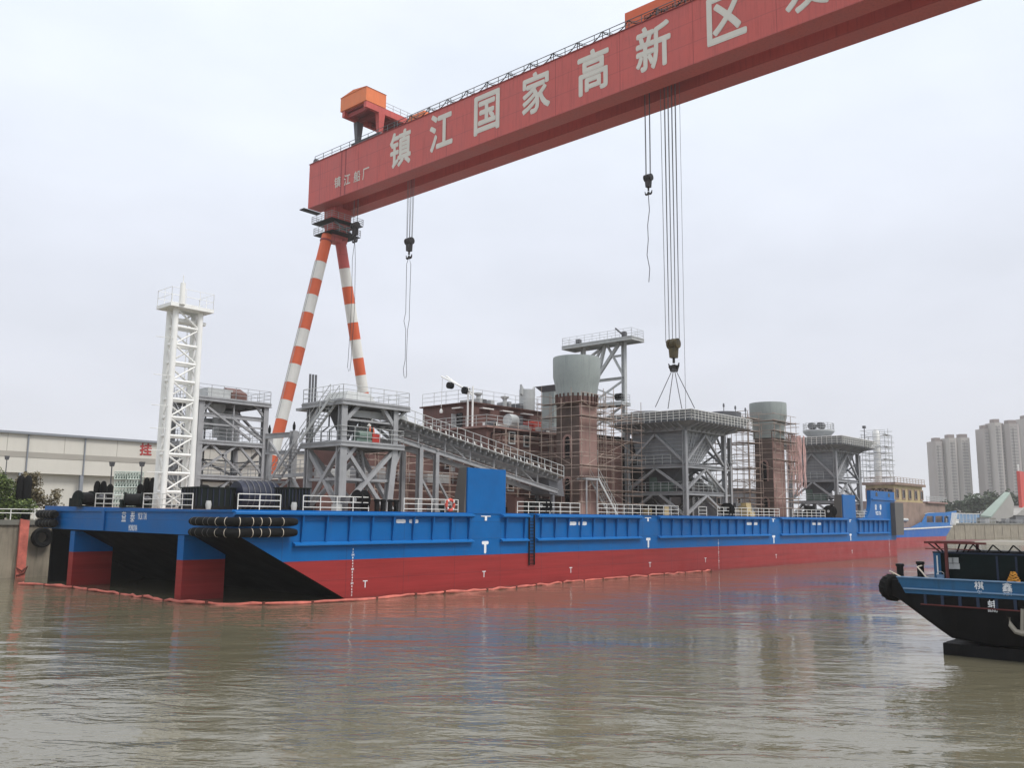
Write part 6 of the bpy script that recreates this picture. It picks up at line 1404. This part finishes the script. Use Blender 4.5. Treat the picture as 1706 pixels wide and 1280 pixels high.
# red canopy frame and beige awning
p0_, p1_ = onX(1541, 904, 3.0), onX(1622, 903, 3.0); zc = p0_.z
cf = part('canopy_frame', MB().beam((3.0, p0_.y, zc), (3.0, p1_.y-.5, zc), .09).beam((8.0, p0_.y, zc), (8.0, p1_.y-.5, zc), .09).beam((3.0, p0_.y, zc), (8.0, p0_.y, zc), .09).beam((3.0, p0_.y, zc-.28), (3.0, p1_.y, zc-.28), .04), M['canopy_red'], BT)
pp = onX(1577, 930, 3.0); part('canopy_post', MB().box(2.94, 3.06, pp.y-.06, pp.y+.06, 3.14, zc), M['canopy_red'], cf)
part('canopy_post', MB().box(7.9, 8.05, pp.y-.06, pp.y+.06, 3.14, zc), M['canopy_red'], cf)
for a, c in ((1545, 1562), (1556, 1568), (1600, 1590), (1612, 1600)):
    q0, q1 = onX(a, 904, 3.0), onX(c, 921, 3.0); part('canopy_strut', MB().beam(q0, V(Xc+.02, q1.y, zt+.05), .05), M['black_iron'], cf)
part('canopy_sheet', MB().box(3.05, 7.95, p1_.y, p0_.y-.45, zc+.045, zc+.075), M['canopy_red'], cf)
q0 = onX(1609, 907, 3.1)
aw = part('awning', MB().hexa([(3.1, -64, q0.z-.0), (8.2, -64, q0.z), (8.2, q0.y, q0.z), (3.1, q0.y, q0.z)], [(3.25, -64, q0.z+.13), (8.0, -64, q0.z+.13), (8.0, q0.y-.2, q0.z+.13), (3.25, q0.y-.2, q0.z+.13)]), M['beige'], BT)
for k in range(9):
    y = q0.y-.25-k*.8; part('awning_strut', MB().beam((3.2, y, q0.z), (Xc+.05, y-.35, zt+.06), .05).beam((3.2, y-.02, q0.z-.01), (Xc+.05, y+.3, zt+.06), .04), M['black_iron'], aw)
p = onX(1688, 954, 2.95); t = thing('rope_heap', 'orange-yellow heap of rope lying on the cargo boat deck', 'rope', (2.95, p.y, 3.14))
for k in range(9):
    r_ = .28-.024*k; part('coil', MB().path([(2.95+r_*.5*math.cos(2*math.pi*i/16+k), p.y+r_*math.sin(2*math.pi*i/16+k), 3.2+.055*k+.03*math.sin(i*1.7+k)) for i in range(16)], .032, 6, True), M['rope_yellow'] if k % 2 else M['bundle_yellow'], t)
t = thing('coil_bucket', 'blue tub beside the rope on the boat foredeck', 'tub', onX(1567, 958, 3.0)); q_ = LOC[t.name]
part('tub', MB().lathe([(.13, 3.14), (.17, 3.42), (.14, 3.42), (.12, 3.2)], (3.0, q_.y, 0), 14), M['fence_blue'], t); part('handle', MB().path([(3.0, q_.y+.16*math.cos(a), 3.42+.14*math.sin(a)) for a in [math.pi*i/8 for i in range(9)]], .015, 5), M['steel_light'], t)
q0, q1 = onX(1528, 945, 3.4), onX(1543, 962, 3.0)
t = thing('mooring_rope', 'pale rope running from the bollard down to the boat deck', 'rope', (3.4, q0.y, 3.14)); part('strand', MB().path([V(3.75, q0.y-.1, 3.75), q0, q0.lerp(q1, .5)+V(0, 0, .02), q1, q1+V(.1, -.25, -.1)], .035, 6), M['rope_white'], t)
# anchor on the hull side
c_ = onX(1702, 1056, X0-.12); t = thing('anchor', 'rust-streaked white anchor stowed on the side of the cargo boat', 'anchor', (X0-.12, c_.y, c_.z))
part('arms', MB().path([V(X0-.14, c_.y+.42, c_.z+.62), V(X0-.14, c_.y+.38, c_.z+.3), V(X0-.14, c_.y+.2, c_.z+.06), V(X0-.14, c_.y-.05, c_.z), V(X0-.14, c_.y-.3, c_.z+.08), V(X0-.14, c_.y-.45, c_.z+.35)], [.05, .1, .11, .12, .1, .05], 8), M['beige'], t)
part('shank', MB().tube((X0-.14, c_.y-.02, c_.z), (X0-.12, c_.y-.1, c_.z+1.0), .07, n=8), M['beige'], t)
part('chain', MB().tube((X0-.1, c_.y-.1, c_.z+1.0), (X0-.1, c_.y-.12, 2.3), .035, n=6), M['black_iron'], t)

# ------------------------------------------------------------------ haze
HZ = bpy.data.materials.new('haze_air'); HZ.use_nodes = True; t = HZ.node_tree; t.nodes.clear()
o_ = N(t, 'ShaderNodeOutputMaterial'); v_ = N(t, 'ShaderNodeVolumePrincipled'); v_.inputs['Color'].default_value = (.97, .975, .985, 1); v_.inputs['Density'].default_value = .00022; v_.inputs['Anisotropy'].default_value = .1
t.links.new(v_.outputs[0], o_.inputs['Volume'])
solo('haze', MB().box(-720, 2420, -920, 2420, -3, 125), HZ, None, None, (800, 700, 0), kind='stuff')
